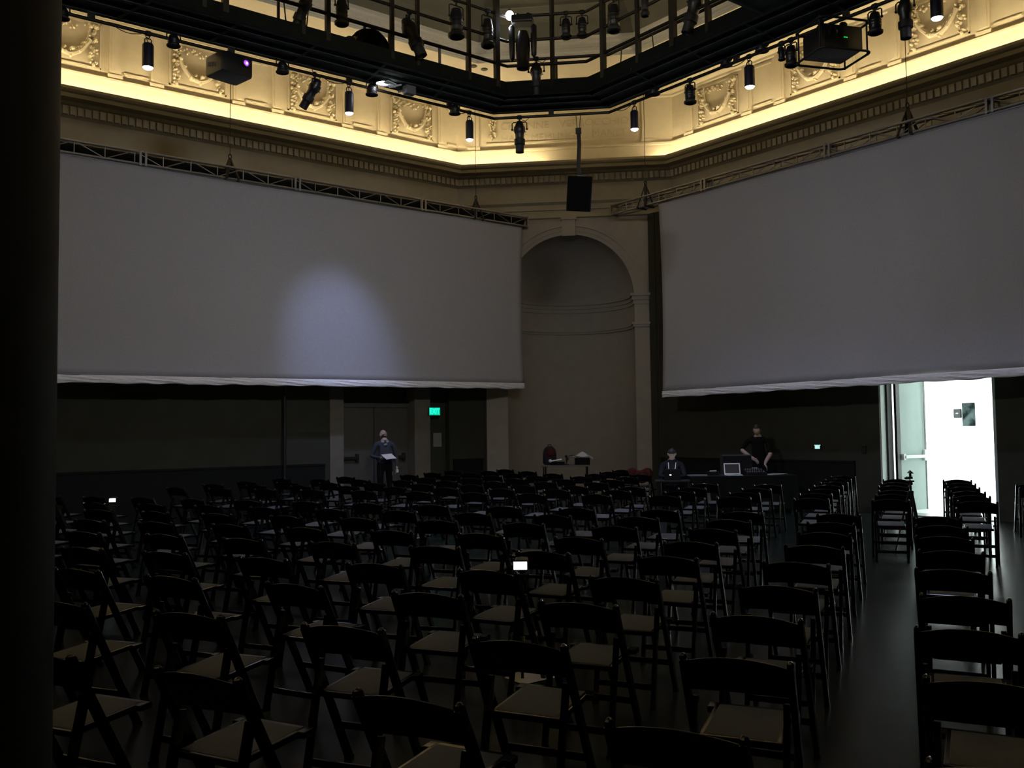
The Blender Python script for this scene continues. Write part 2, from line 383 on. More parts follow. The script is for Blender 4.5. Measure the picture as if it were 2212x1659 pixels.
# ------------------------------------------------------------------ lower walls
# left wall with pilasters, door recess and wainscot
yw = YL + .02
g = G()
xs = octo(-.5)
def lwall(x0, x1, y=yw, z0=0, z1=7.12, t=.5): g.b2((x0, y, z0), (x1, y + t, z1))
lwall(XB, 9.62); lwall(9.96, 11.86, yw + .30, 0, 7.12, .2); lwall(12.30, 12.90, yw + .18, 0, 7.12, .3); lwall(12.90, 14.02)
struct(g.build('wall_left', M_LOW), 'dark olive lower wall behind and below the left screen')
g = G(); lwall(9.62, 9.96, yw - .06, 0, 7.12, .56); lwall(11.86, 12.30, yw - .06, 0, 7.12, .56)
M_PIL = mat('pale_pilaster_plaster', (.14, .125, .095), .8, var=.06)
g.b2((9.58, yw - .09, 0), (10.0, yw - .06, .25)); g.b2((11.82, yw - .09, 0), (12.34, yw - .06, .25))
g.build('pilaster', M_PIL, bpy.data.objects['wall_left'])
g = G(); g.b2((XB, yw - .05, 0), (9.50, yw, .98)); g.b2((XB, yw - .07, .98), (9.50, yw, 1.02)); g.b2((13.0, yw - .05, 0), (13.9, yw, .98)); g.b2((13.0, yw - .07, .98), (13.9, yw, 1.02))
struct(g.build('baseboard_left', M_WAIN), 'black wainscot panelling along the foot of the left wall', 'wainscot')
# double door in the recess
d1 = bpy.data.objects.new('door_1', None); COL.objects.link(d1); struct(d1, 'pair of olive double doors with push bars behind the standing man', 'door')
for k, (x0, x1) in enumerate(((9.98, 10.90), (10.92, 11.84))):
    g = G(); g.b2((x0, yw + .24, .01), (x1, yw + .29, 2.3)); lf = g.build('door_leaf', M_DOOR, d1)
    a, b = (x0 + .02, x1 - .42) if k == 0 else (x0 + .05, x1 - .1)
    g = G(); g.b2((a, yw + .16, 1.08), (b, yw + .20, 1.15), .01); g.b2((a, yw + .18, 1.06), (a + .07, yw + .24, 1.17)); g.b2((b - .07, yw + .18, 1.02), (b, yw + .24, 1.21))
    g.build('push_bar', M_STEEL, lf)
g = G(); g.b2((9.96, yw + .20, 2.3), (11.86, yw + .30, 2.4)); g.build('door_frame', M_DOOR, d1)
# paper notice on the dark side recess
p = on_y(945, 950, yw + .17); g = G(); g.b2((p.x - .12, yw + .168, p.z - .17), (p.x + .12, yw + .178, p.z + .17))
tag(g.build('paper_notice', mat('grey_notice_paper', (.22, .21, .19), .8, var=.05)), 'grey paper notice on the dark recess below the green exit sign', 'notice')
# exit sign
p = on_y(933, 889, yw + .02)
t = thing('exit_sign', 'bright green lit EXIT sign on the pilaster under the left screen', 'exit sign', (p.x, yw - .08, p.z))
g = G(); g.b2((-.165, -.02, -.10), (.165, .03, .10), .006); g.build('housing', M_PLASTIC, t)
g = G(); g.b2((-.155, -.026, -.092), (.155, -.0205, .092)); g.build('face', M_EXIT, t)
me = text_mesh('EXIT', .185, .002, True); me.materials.append(M_EXITL)
o = bpy.data.objects.new('lettering', me); COL.objects.link(o); o.parent = t; o.rotation_euler = (PI / 2, 0, 0); o.location = (0, -.0285, 0)
o.scale = (.27 / (max(v.co.x for v in me.vertices) - min(v.co.x for v in me.vertices)),) + (1, 1)
# right wall with its open door
DY0, DY1, XW = 7.76, 9.97, XR + .02
g = G(); g.b2((XW, DY1, 0), (XW + .35, 15.95, 7.12)); g.b2((XW, YB, 0), (XW + .35, DY0, 7.12)); g.b2((XW, DY0, 2.75), (XW + .35, DY1, 7.12))
struct(g.build('wall_right', M_LOW), 'dark lower wall below the right screen with a lit doorway')
g = G(); g.b2((XW - .05, 10.55, 0), (XW, 15.8, .98)); g.b2((XW - .07, 10.55, .98), (XW, 15.8, 1.02)); g.b2((XW - .05, YB, 0), (XW, 7.3, .98))
struct(g.build('baseboard_right', M_WAIN), 'black wainscot panelling along the foot of the right wall', 'wainscot')
g = G(); g.b2((XW - .004, DY1 - .006, 0), (XW + .17, DY1 + .03, 2.75))
g.b2((XW, DY0, 0), (XW + .35, DY0 + .05, 2.75)); g.b2((XW, DY0, 2.70), (XW + .35, DY1, 2.75))
d2 = bpy.data.objects.new('door_2', None); COL.objects.link(d2); struct(d2, 'open doorway to the bright white corridor in the right wall', 'door')
g.build('door_frame', mat('pale_door_frame', (.42, .46, .44), .5, var=.04), d2)
g = G(); g.b2((XW - .12, DY0 + .05, 0.001), (XW + .36, DY1 - .05, .016)); g.build('threshold', M_ALU, d2)
g = G(); g.b2((XW + .17, DY1 - .045, 0), (XW + .352, DY1 + .03, 2.75)); g.build('shaded_door_stop', M_BLACK, d2)  # inner half of the reveal, coloured black in place of its shadow
hx, hy = XW + .36, DY1 - .085
best = min(range(5, 90), key=lambda a: abs(proj((hx + 1.03 * math.sin(math.radians(a)), hy - 1.03 * math.cos(math.radians(a)), 1.5))[0] - 1998))
th = math.radians(best); print('door angle', best)
lf = bpy.data.objects.new('door_leaf', None); COL.objects.link(lf); lf.parent = d2; lf.location = (hx, hy, 0); lf.rotation_euler = (0, 0, th)
# leaf local: runs along -Y from the hinge, interior face towards -X
bpy.data.objects.remove(lf)
Ml = Matrix.Translation((hx, hy, 0)) @ Matrix.Rotation(th, 4, 'Z')
g = G(); g.b2((-.022, -1.03, .01), (.022, -.03, 2.68)); g.xf(Ml); lf = g.build('door_leaf', M_PALEDOOR, d2)
g = G(); g.b2((-.026, -.14, .01), (.026, -.02, 2.68)); g.b2((-.028, -1.035, .01), (.028, -.995, 2.68)); g.xf(Ml); g.build('edge_strip', M_PLASTIC, lf)
g = G(); g.b2((-.10, -.93, 1.06), (-.06, -.20, 1.12), .012); g.b2((-.075, -1.0, 1.0), (-.02, -.90, 1.22), .01); g.b2((-.075, -.24, 1.03), (-.02, -.16, 1.15), .008); g.xf(Ml); g.build('push_bar', M_WHITE, lf)
g = G(); g.cyl((-.045, -.96, 1.2), (-.045, -.96, 2.66), .010); g.xf(Ml); g.build('latch_rod', M_ALU, lf)
# corridor beyond
g = G()
x0, x1, y0, y1, zc = XW + .35, 26.29, 5.0, 17.2, 3.0
g.b2((x1, y0, 0), (x1 + .2, y1, zc)); g.b2((x0, y0 - .2, 0), (x1 + .2, y0, zc)); g.b2((x0, y1, 0), (x1 + .2, y1 + .2, zc))
g.b2((x0, y0, 0), (x0 + .04, DY0, zc)); g.b2((x0, DY1, 0), (x0 + .04, y1, zc)); g.b2((x0, DY0, 2.75), (x0 + .04, DY1, zc))
struct(g.build('wall_corridor', M_WHITE), 'bright white corridor walls seen through the open door')
g = G(); g.b2((x0, y0, -.1), (x1, y1, 0)); struct(g.build('floor_corridor', mat('white_corridor_floor', (.80, .84, .82), .4, var=.02)), 'bright white floor of the corridor beyond the door', 'floor')
g = G(); g.b2((x0, y0 - .2, zc), (x1 + .2, y1 + .2, zc + .1)); struct(g.build('ceiling_corridor', M_WHITE), 'white corridor ceiling beyond the door', 'ceiling')
for k, yy in enumerate((6.8, 9.2, 11.6, 14.0)):
    for j, xx in enumerate((19.2, 22.0, 24.6)):
        t = thing('ceiling_light', 'white corridor ceiling panel, %s row from the hall wall, %s along' % (['first', 'second', 'third'][j], ['first', 'second', 'third', 'fourth'][k]), 'ceiling light', (xx, yy, zc), 0, 'corridor ceiling panels')
        g = G(); g.b2((-.34, -.64, -.03), (.34, .64, -.001), .005); g.build('frame', M_ALU, t)
        g = G(); g.b2((-.31, -.61, -.036), (.31, .61, -.031)); g.build('diffuser', M_CORRLIGHT, t)
# corridor poster and black wall device
p0 = on_x(2078.5, 870.5, x1); p1 = on_x(2108, 920, x1)
t = thing('poster', 'grey photographic poster on the white corridor wall', 'poster', (x1 - .012, (p0.y + p1.y) / 2, (p0.z + p1.z) / 2))
hw, hh = abs(p0.y - p1.y) / 2, abs(p0.z - p1.z) / 2
def poster_mat():
    m = bpy.data.materials.new('poster_print'); m.use_nodes = True; nt = m.node_tree; b = nt.nodes['Principled BSDF']; b.inputs['Roughness'].default_value = .9; b.inputs['Specular IOR Level'].default_value = 0
    tc = nt.nodes.new('ShaderNodeTexCoord'); nz = nt.nodes.new('ShaderNodeTexNoise'); nz.inputs['Scale'].default_value = 3.4; nz.inputs['Detail'].default_value = 2
    rp = nt.nodes.new('ShaderNodeValToRGB'); e = rp.color_ramp.elements; e[0].position = .40; e[0].color = (.006, .010, .010, 1); e[1].position = .62; e[1].color = (.045, .060, .062, 1)
    nt.links.new(tc.outputs['Object'], nz.inputs['Vector']); nt.links.new(nz.outputs['Fac'], rp.inputs['Fac']); nt.links.new(rp.outputs['Color'], b.inputs['Base Color']); return m
g = G(); g.b2((-.012, -hw, -hh), (.0, hw, hh)); g.build('print', poster_mat(), t)
q0 = on_x(2062, 882, x1); q1 = on_x(2079, 904, x1)
t = thing('wall_phone', 'small black wall device beside the corridor poster', 'wall device', (x1 - .05, (q0.y + q1.y) / 2, (q0.z + q1.z) / 2))
g = G(); g.b2((-.05, -.10, -.13), (.05, .10, .13), .02); g.build('body', mat('slate_plastic', (.008, .010, .012), .5), t)
g = G(); g.b2((-.053, -.035, -.012), (-.0505, .025, .012)); g.build('label_plate', M_WHITE, t)
# corner wall with its round niche
DN = .5; s2 = SC + DN * Q2; RN, ZN = 1.62, 5.06
oN = Vector((s2 / 2, s2 / 2, 0)); tn = (on_c(1231, 640, s2) - oN).dot(tC)
tA = (on_c(1050, 950, s2) - oN).dot(tC) - .25; tB = (on_c(1402, 950, s2) - oN).dot(tC) + .3
g = G(); N = 32
arc = [(tn - RN * math.cos(PI * k / N), ZN + RN * math.sin(PI * k / N)) for k in range(N + 1)]
g.add([(tA, 0, 0), (tn - RN, 0, 0), (tn - RN, 0, ZN), (tA, 0, ZN)], [[0, 1, 2, 3]]); g.add([(tn + RN, 0, 0), (tB, 0, 0), (tB, 0, ZN), (tn + RN, 0, ZN)], [[0, 1, 2, 3]])
for k in range(N):
    (a, b), (c, d) = arc[k], arc[k + 1]
    if k == 0: g.add([(tA, 0, ZN), (a, 0, b), (c, 0, d), (tA, 0, d)], [[0, 1, 2, 3]])
    elif k == N - 1: g.add([(tB, 0, ZN), (tB, 0, b), (a, 0, b), (c, 0, d)], [[0, 1, 2, 3]])
    elif c <= tn + 1e-6: g.add([(tA, 0, b), (a, 0, b), (c, 0, d), (tA, 0, d)], [[0, 1, 2, 3]])
    else: g.add([(a, 0, b), (tB, 0, b), (tB, 0, d), (c, 0, d)], [[0, 1, 2, 3]])
g.add([(tA, 0, ZN + RN), (tB, 0, ZN + RN), (tB, 0, 7.2), (tA, 0, 7.2)], [[0, 1, 2, 3]])
g.grid(lambda u, v: (tn - RN * math.cos(PI * u), -RN * math.sin(PI * u), v * ZN), 32, 4)      # apse wall
g.grid(lambda u, v: (tn - RN * math.cos(PI * u) * math.cos(v * PI / 2), -RN * math.sin(PI * u) * math.cos(v * PI / 2), ZN + RN * math.sin(v * PI / 2)), 32, 14)   # half dome
g.xf(basis(tC, nC, up, oN)); o = g.build('wall_corner', M_NICHE, smooth=True)
struct(o, 'grey corner wall with a tall round arched niche between the screens')
# archivolt, keystone, impost bands
g = G()
def arch_ring(r0, r1, y0, y1):
    for k in range(N):
        a0, a1 = PI * k / N, PI * (k + 1) / N
        P = lambda r, a, y: (tn - r * math.cos(a), y, ZN + r * math.sin(a))
        g.add([P(r0, a0, y0), P(r1, a0, y0), P(r1, a0, y1), P(r0, a0, y1), P(r0, a1, y0), P(r1, a1, y0), P(r1, a1, y1), P(r0, a1, y1)],
              [[3, 2, 6, 7], [0, 3, 7, 4], [1, 2, 6, 5]])
arch_ring(RN - .005, RN + .09, -.05, .035); arch_ring(RN + .09, RN + .20, 0, .05); arch_ring(RN + .20, RN + .26, 0, .085); arch_ring(RN + .26, RN + .33, 0, .06)
g.b2((tn - .17, 0, ZN + RN - .05), (tn + .17, .13, ZN + RN + .36)); g.b2((tn - .20, 0, ZN + RN + .36), (tn + .20, .16, ZN + RN + .42))
def band(z, prof):
    for (y, dz0, dz1) in prof:
        g.grid(lambda u, v: (tn - (RN - y) * math.cos(PI * u), -(RN - y) * math.sin(PI * u), z + dz0 + v * (dz1 - dz0)), 32, 1)
        for zz in (dz0, dz1):
            g.grid(lambda u, v: (tn - (RN - y * v) * math.cos(PI * u), -(RN - y * v) * math.sin(PI * u), z + zz), 32, 1)
        for a, b in ((tn - RN - .4, tn - RN + y), (tn + RN - y, tn + RN + .4)): g.b2((a, -.1, z + dz0), (b, y, z + dz1))
band(4.86, ((.06, .10, .20), (.10, .20, .27), (.03, 0, .10))); band(4.28, ((.04, 0, .06), (.07, .06, .12)))
g.xf(basis(tC, nC, up, oN)); struct(g.build('trim_9', M_NICHE), 'arch moulding, keystone and impost bands around the corner niche', 'moulding')
# jambs between corner wall and the side walls
g = G(); g.b2((13.98, YL - .0, 0), (14.2, YL + .9, 7.12)); g.b2((XR, 15.9, 0), (XR + .9, 16.12, 7.12))
struct(g.build('wall_corner_return', M_LOW), 'dark wall ends beside the corner niche')
# rear walls (behind the viewer)
g = G(); oc = octo(-.5)
for i in range(3, 8):
    a, b = oc[i], oc[(i + 1) % 8]; g.add([(a.x, a.y, 0), (b.x, b.y, 0), (b.x, b.y, 7.12), (a.x, a.y, 7.12)], [[0, 1, 2, 3]])
struct(g.build('wall_back', M_LOW, thick=.05), 'dark walls at the rear of the hall')
# dark pipe standing on the left wall
p = on_y(612, 930, YL - .15); g = G(); g.cyl((0, 0, 0), (0, 0, 3.2), .035); g.cyl((0, 0, 0), (0, 0, .02), .16); g.cyl((0, 0, 1.5), (0, 0, 1.56), .045)
tag(g.build('stand_pipe', M_BLACK, smooth=True, loc=(p.x, YL - .22, 0)), 'thin black upright pipe standing against the left wall under the screen', 'pipe')
# black column at the left edge of the view
g = G(); g.lathe([(.22, 0), (.22, .02), (.185, .05), (.185, 9.0)], n=64)
pc = CP + fw * 1.45 + rt0 * (-998 / FPX * 1.45 - .196)
o = g.build('pillar_1', mat('flat_black_column', (.0030, .0038, .0032), .6, var=.2, scale=20, spec=.25), smooth=True, loc=(pc.x, pc.y, 0)); struct(o, 'black round column close to the viewer along the left edge', 'column')
# small lit panel on the right wall
p = on_x(1768, 965, XW); t = thing('lit_panel', 'small pale cyan lit panel on the dark wall right of the mixing table', 'lit panel', (XW - .02, p.y, p.z))
g = G(); g.b2((-.02, -.085, -.05), (.02, .085, .05), .006); g.build('housing', M_PLASTIC, t)
g = G(); g.b2((-.024, -.058, -.042), (-.0205, .058, .028)); g.b2((-.024, -.078, .028), (-.0205, .078, .040)); g.build('face', M_CYAN, t)
# dark cabinet and switch plate between that panel and the door
p = on_x(1868, 1000, XW); g = G(); g.b2((-.03, -.05, -.08), (.0, .05, .08), .005)
tag(g.build('switch_plate', M_PLASTIC, loc=(XW, p.y, 1.25)), 'black switch plate on the dark wall left of the open door', 'switch')
exec_part2 = True
# ------------------------------------------------------------------ catwalk
XP, YP, SP, ZP = 12.31, 14.25, 24.98, 7.80
def ringv(d):
    x1, y1, s = XP - d, YP - d, SP - d * Q2; x0, y0 = .8 + d, 1.0 + d; c = 1.5 - d * (2 - Q2)
    return [Vector((x0 + c, y1, 0)), Vector((s - y1, y1, 0)), Vector((x1, s - x1, 0)), Vector((x1, y0 + c, 0)), Vector((x1 - c, y0, 0)), Vector((x0 + c, y0, 0)), Vector((x0, y0 + c, 0)), Vector((x0, y1 - c, 0))]
def ring_tube(g, d, z, r, n=8):
    v = ringv(d)
    for i in range(8): g.cyl(v[i] + up * z, v[(i + 1) % 8] + up * z, r, n=n)
    for p in v: g.ball(p + up * z, r, 8, 5)
def ring_pt(px, py, d=0):
    """point of the ring (inset d) behind a pixel, its depth and the direction along the ring to the viewer's right"""
    v = ringv(d); p = on_y(px, py, YP - d)
    if p.x <= v[1].x: t = Vector((1, 0, 0))
    else:
        p = on_c(px, py, SP - d * Q2); t = tC.copy()
        if p.x >= v[2].x: p = on_x(px, py, XP - d); t = Vector((0, -1, 0))
    return p, (p - CP).dot(CF), t
cw = thing('catwalk', 'black steel lighting catwalk with railings hung under the ceiling', 'catwalk', (0, 0, 0))
def ring_slab(g, d0, d1, z0, z1):
    a, b = ringv(d0), ringv(d1)
    for i in range(8):
        j = (i + 1) % 8; q = [a[i], a[j], b[j], b[i]]
        g.add([p + up * z0 for p in q] + [p + up * z1 for p in q], [[0, 1, 2, 3], [7, 6, 5, 4], [0, 4, 5, 1], [1, 5, 6, 2], [2, 6, 7, 3], [3, 7, 4, 0]])
g = G(); ring_slab(g, -.05, .95, 7.96, 8.08)
for d in (-.05, .30, .62, .87): ring_slab(g, d, d + .08, 7.90, 7.96)
v0, v1 = ringv(0), ringv(.95)
for i in range(8):
    a, b = v0[i], v0[(i + 1) % 8]; n_ = max(1, int((b - a).length / 1.25)); e, f = v1[i], v1[(i + 1) % 8]
    for k in range(n_ + 1):
        u = k / n_; g.beam(a.lerp(b, u) + up * 7.93, e.lerp(f, u) + up * 7.93, .05, .055)
g.b2((2.0, 7.35, 7.94), (11.40, 8.42, 8.08)); g.b2((2.0, 8.36, 7.90), (11.40, 8.42, 8.14)); g.b2((2.0, 7.35, 7.90), (11.4, 7.41, 8.14))
g.build('deck', M_DECK, cw)
g = G(); ring_slab(g, -.055, -.045, 7.90, 8.12); ring_slab(g, .945, .955, 7.90, 8.14); g.build('fascia', mat('dull_black_paint', (.010, .012, .009), .95, var=.2, spec=.05), cw)
g = G(); ring_tube(g, 0, ZP, .028); lp = g.build('lighting_pipe', M_STEEL, cw, smooth=True)
g = G(); ring_tube(g, .93, 9.38, .028); g.build('lighting_pipe', M_STEEL, cw, smooth=True)
for d, z in ((-.02, 8.94), (-.02, 8.50), (.93, 8.45), (.93, 8.92)):
    g = G(); ring_tube(g, d, z, .030); g.build('handrail', M_STEEL, cw, smooth=True)
for k in range(60):                                                  # brackets carrying the pipe
    pass
v = ringv(0)
for i in range(8):
    a, b = v[i], v[(i + 1) % 8]; n_ = max(1, int((b - a).length / 1.7))
    for k in range(n_):
        p = a.lerp(b, (k + .5) / n_); t = (b - a).normalized(); n = Vector((t.y, -t.x, 0))
        g = G(); g.box(p + up * 7.855, (.10, .05, .11), Matrix((t, n, up)).transposed()); g.build('bracket', M_STEEL, cw)
for px in (440, 486, 655, 708, 847, 902, 1013, 1073, 1193, 1303, 1378, 1455, 1530, 1640, 1760, 1890):
    p, Z, t = ring_pt(px, 120, .93); w = {486: .09, 708: .075, 1073: .09, 1303: .085, 1455: .10}.get(px, .062)
    g = G(); g.b2((p.x - w / 2, p.y - w / 2, 8.0), (p.x + w / 2, p.y + w / 2, 12.38)); g.build('post', M_STEEL, cw)
    n = Vector((t.y, -t.x, 0)); q = p - n * .95
    g = G(); g.b2((q.x - .02, q.y - .02, 8.08), (q.x + .02, q.y + .02, 8.94)); g.build('rail_post', M_STEEL, cw)
# ------------------------------------------------------------------ stage lights
def yoke_clamp(t, w, zc, zy):
    g = G(); g.lathe([(.03, -.05), (.042, -.03), (.042, .03), (.03, .05)], (0, 0, 0), (1, 0, 0), 10); g.b2((-.014, -.014, -.10), (.014, .014, 0)); g.build('clamp', M_BLACK, t)
    g = G(); pts = [(-w, 0, zy), (-w, 0, zc - .02), (-w * .8, 0, zc), (w * .8, 0, zc), (w, 0, zc - .02), (w, 0, zy)]
    g.tube(pts, .011, 6); g.ball((-w, 0, zy), .022, 8, 5); g.ball((w, 0, zy), .022, 8, 5); g.build('yoke', M_BLACK, t)
def ellipsoidal(p, rz, L, tilt, lab, roll=0, r=.085):
    t = thing('stage_spotlight', lab, 'stage light', p, rz, 'stage lights on the catwalk')
    k = L / .74; w = .145 * k
    yoke_clamp(t, w, -.10, -.24 * k)
    M = Matrix.Translation((0, 0, -.24 * k)) @ Matrix.Rotation(roll, 4, 'Z') @ Matrix.Rotation(tilt, 4, 'X') @ Matrix.Scale(k, 4)
    g = G(); g.lathe([(.035, .16), (.06, .15), (.075, .11), (.085, .09), (.085, .06), (.105, .05), (.115, -.02), (.10, -.07), (.085, -.10), (.085, -.19)], n=18)
    for a in range(4): g.box((.11 * math.cos(a * PI / 2 + .4), .11 * math.sin(a * PI / 2 + .4), -.04), (.05, .012, .012), Matrix.Rotation(a * PI / 2 + .4, 3, 'Z'))
    g.xf(M); g.build('body', M_PLASTIC, t, smooth=True)
    g = G(); g.lathe([(.088, -.19), (.105, -.20), (.105, -.30), (.088, -.31), (.080, -.33), (.080, -.46), (.07, -.46), (.07, -.44), (0, -.44)], n=18); g.xf(M); g.build('lens_tube', M_BLACK, t, smooth=True)
    g = G(); g.tube([M @ Vector((0, 0, .155)), M @ Vector((.03, .02, .20)), Vector((w * .8, .03, -.07)), Vector((w * 1.5, .02, .01)), Vector((w * 2.4, 0, .03))], .007, 5); g.build('cable', M_CABLEB, t)
    return t
def fresnel(p, rz, L, tilt, lab, r=.105, flare=True, cat='stage light'):
    t = thing('stage_lamp', lab, cat, p, rz, 'stage lights on the catwalk')
    k = L / .50; w = r * 1.25
    yoke_clamp(t, w, -.07 * k, -.22 * k)
    M = Matrix.Translation((0, 0, -.24 * k)) @ Matrix.Rotation(tilt, 4, 'X')
    g = G(); g.lathe([(.02, .13 * k), (r * .72, .12 * k), (r * .9, .06 * k), (r, .03 * k), (r, -.15 * k), (r * .92, -.16 * k)], n=18)
    for a in range(3): g.lathe([(r * 1.02, .0 - a * .045 * k), (r * 1.06, -.012 - a * .045 * k), (r * 1.02, -.024 - a * .045 * k)], n=18)
    g.xf(M); g.build('body', M_PLASTIC, t, smooth=True)
    g = G(); g.lathe([(r * .92, -.16 * k), (r * .95, -.18 * k), (r * 1.28, -.20 * k), (r * 1.24, -.235 * k), (r * .95, -.25 * k), (r * .9, -.21 * k)], n=18)
    g.xf(M); g.build('lens_ring', M_BLACK, t, smooth=True)
    return t
def pendant(px, ytop, ybot, lab, lens=M_LENS, power=14, w=18):
    p, Z, t = ring_pt(px, ytop + 6, 0); s = Z / FPX
    z_hi = EYE + (p.z - EYE); zt = ZP; zb = ring_pt(px, ybot, 0)[0].z
    o = thing('pendant_light', lab, 'pendant light', (p.x, p.y, zt), math.atan2(t.y, t.x), 'lit cylinder pendants on the catwalk pipe')
    L = zt - zb; r = w * s / 2
    g = G(); g.lathe([(.03, -.045), (.04, -.03), (.04, .03), (.03, .045)], (0, 0, 0), (1, 0, 0), 10); g.tube([(0, 0, 0), (.02, 0, -.05), (.0, 0, -.09), (-.015, 0, -.06)], .010, 6); g.build('hook_clamp', M_BLACK, o)
    zc = -.16
    g = G(); g.tube([(-.05, 0, zc - .01), (-.05, 0, zc + .06), (-.03, 0, zc + .08), (.03, 0, zc + .08), (.05, 0, zc + .06), (.05, 0, zc - .01)], .009, 6); g.build('bail', M_BLACK, o)
    g = G(); g.lathe([(.0, zc), (r * .8, zc), (r, zc - .03), (r, -L + .012), (r * .93, -L + .012), (r * .93, -L + .05), (0, -L + .05)], n=24); g.build('housing', mat('pendant_blue_black', (.014, .014, .026), .45, var=.1), o, smooth=True)
    g = G(); g.lathe([(r * .91, -L + .045), (r * .91, -L + .016), (r * .7, -L - .006), (r * .35, -L - .018), (0, -L - .022)], n=24); g.build('lens', lens, o, smooth=True)
    g = G(); q = [Vector((-.05 - .45 * u, .01, .02 - .25 * u * (1 - u) - .02)) for u in [i / 8 for i in range(9)]]; q = [Vector((0, 0, zc + .02))] + q; g.tube(q, .007, 5); g.build('cable', M_CABLEB, o)
    ld = bpy.data.lights.new('pendant_beam', 'SPOT'); ld.energy = power; ld.color = (.50, .58, 1.0); ld.spot_size = math.radians(100); ld.spot_blend = .8; ld.shadow_soft_size = r * .9
    lo = bpy.data.objects.new('pendant_beam', ld); COL.objects.link(lo); lo.location = (p.x, p.y, zb - .05)
    return o
PW = 620
pendant(320, 76, 148, 'lit cylinder pendant left of the violet projector on the catwalk pipe', power=PW * 0.35, w=24)
pendant(754, 175, 246, 'lit cylinder pendant below the crouching person on the catwalk', power=PW * 0.45, w=19)
pendant(1014, 243, 303, 'lit cylinder pendant just left of the catwalk corner over the niche', power=PW * 0.6, w=17)
pendant(1370, 225, 281, 'lit cylinder pendant just right of the hanging black loudspeaker', power=PW * 0.4, w=18)
pendant(1618, 137 - 22, 190, 'lit cylinder pendant above the upper left part of the right screen', power=PW * 0.45, w=22)
pendant(2022, -30, 42, 'lit cylinder pendant at the far right top, beyond the caged projector', power=PW * 0.5, w=26)
# the same pendants on the unseen rear half of the ring, over the near chairs
for (x_, y_, a_), lab in (((.8, 6.4, PI / 2), 'lit cylinder pendant on the rear catwalk pipe, nearer the left screen side'), ((5.6, 1.0, 0), 'lit cylinder pendant on the rear catwalk pipe, nearer the right screen side'), ((1.35, 1.6, PI / 4), 'lit cylinder pendant on the rear catwalk pipe at the corner above the viewer')):
    dup(bpy.data.objects['pendant_light.001'], (x_, y_, ZP), a_, lab)
    ld = bpy.data.lights.new('pendant_beam', 'SPOT'); ld.energy = 750; ld.color = (.62, .72, 1.0); ld.spot_size = math.radians(104); ld.spot_blend = .9; ld.shadow_soft_size = .07
    lo = bpy.data.objects.new('pendant_beam', ld); COL.objects.link(lo); lo.location = (x_, y_, ZP - .52)
def hang(kind, px, yt, yb, lab, d=0, tilt=0, rz=None, w=None, roll=0, zf=None, **kw):
    p, Z, t = ring_pt(px, yt + 5, d); zt = zf if zf else p.z
    zb = ring_pt(px, yb, d)[0].z; L = zt - zb
    a = math.atan2(t.y, t.x) if rz is None else rz
    if kind == 'e': return ellipsoidal((p.x, p.y, zt), a, L, tilt, lab, roll)
    return fresnel((p.x, p.y, zt), a, L, tilt, lab, r=(w or 24) * Z / FPX / 2 / 1.25, **kw)
hang('e', 1122, 254, 334, 'black spotlight hanging straight down from the pipe left of the loudspeaker', zf=ZP)
hang('e', 680, 158, 244, 'black spotlight tilted down to the left, on the pipe above the left screen', zf=ZP, tilt=-.55, rz=math.radians(225))
hang('e', 1954, -14, 90, 'black spotlight hanging straight down between the caged projector and the last pendant', zf=ZP + .02)
hang('f', 135, -10, 43, 'black stage lamp half hidden by the column at the far left', zf=ZP + .12, w=30)
hang('f', 375, 52, 102, 'black flared stage lamp between the first pendant and violet projector', zf=ZP + .12, w=29)
hang('f', 610, 107, 159, 'black flared stage lamp right of the violet projector', zf=ZP + .12, w=28)
hang('f', 803, 150, 207, 'black flared stage lamp beside the bright work light', zf=ZP + .12, w=27)
hang('f', 982, 200, 248, 'black flared stage lamp left of the pendant at the catwalk corner', zf=ZP + .12, w=25)
hang('f', 1412, 172, 206, 'black stage lamp tucked under the catwalk right of the corner pendant', zf=ZP + .14, w=26)
hang('f', 1568, 100, 144, 'black stage lamp tucked under the catwalk before the right screen pendant', zf=ZP + .14, w=26)
hang('f', 1645, 68, 113, 'black stage lamp tucked under the catwalk right of the right screen pendant', zf=ZP + .14, w=30)
hang('f', 1490, 163, 226, 'black flared stage lamp in front of the garland on the right frieze', zf=ZP, w=27)
hang('f', 1688, 88, 132, 'small dark stage lamp left of the caged projector, farther left of two', zf=ZP, w=16, flare=False)
hang('f', 1708, 78, 146, 'black flared stage lamp touching the left side of the caged projector', zf=ZP, w=29)
hang('f', 1889, 5, 76, 'black flared stage lamp just right of the caged projector', zf=ZP, w=32)
# inner upper row
hang('e', 660, -26, 72, 'dark spotlight leaning over the left catwalk railing', d=.93, tilt=.45, rz=math.radians(40))
hang('e', 884, 22, 136, 'dark spotlight leaning on the railing right of the crouching person', d=.93, tilt=-.42, rz=math.radians(40))
hang('e', 1158, 122, 212, 'dark spotlight hanging in front of the catwalk edge at the corner', d=.93)
hang('e', 1502, -36, 80, 'long dark spotlight leaning over the right catwalk railing', d=.93, tilt=.30, rz=math.radians(40))
hang('f', 738, -24, 57, 'dark cylindrical stage lamp above the left railing', d=.93, w=31, flare=False)
for px, yt, yb, w, lab in ((985, -20, 84, 36, 'large dark stage lamp high up left of the lit bulb'), (1053, 30, 104, 30, 'dark stage lamp immediately left of the lit bulb'),
                           (1222, 12, 85, 24, 'dark stage lamp right of the moving head, first of two alike'), (1257, 10, 82, 24, 'dark stage lamp right of the moving head, second of two alike'),
                           (1325, -14, 72, 32, 'large dark stage lamp at the top right of the corner'), (1393, -14, 38, 20, 'small dark stage lamp near the top edge over the right walkway')):
    hang('f', px, yt, yb, lab, d=.93, w=w, zf=9.38)
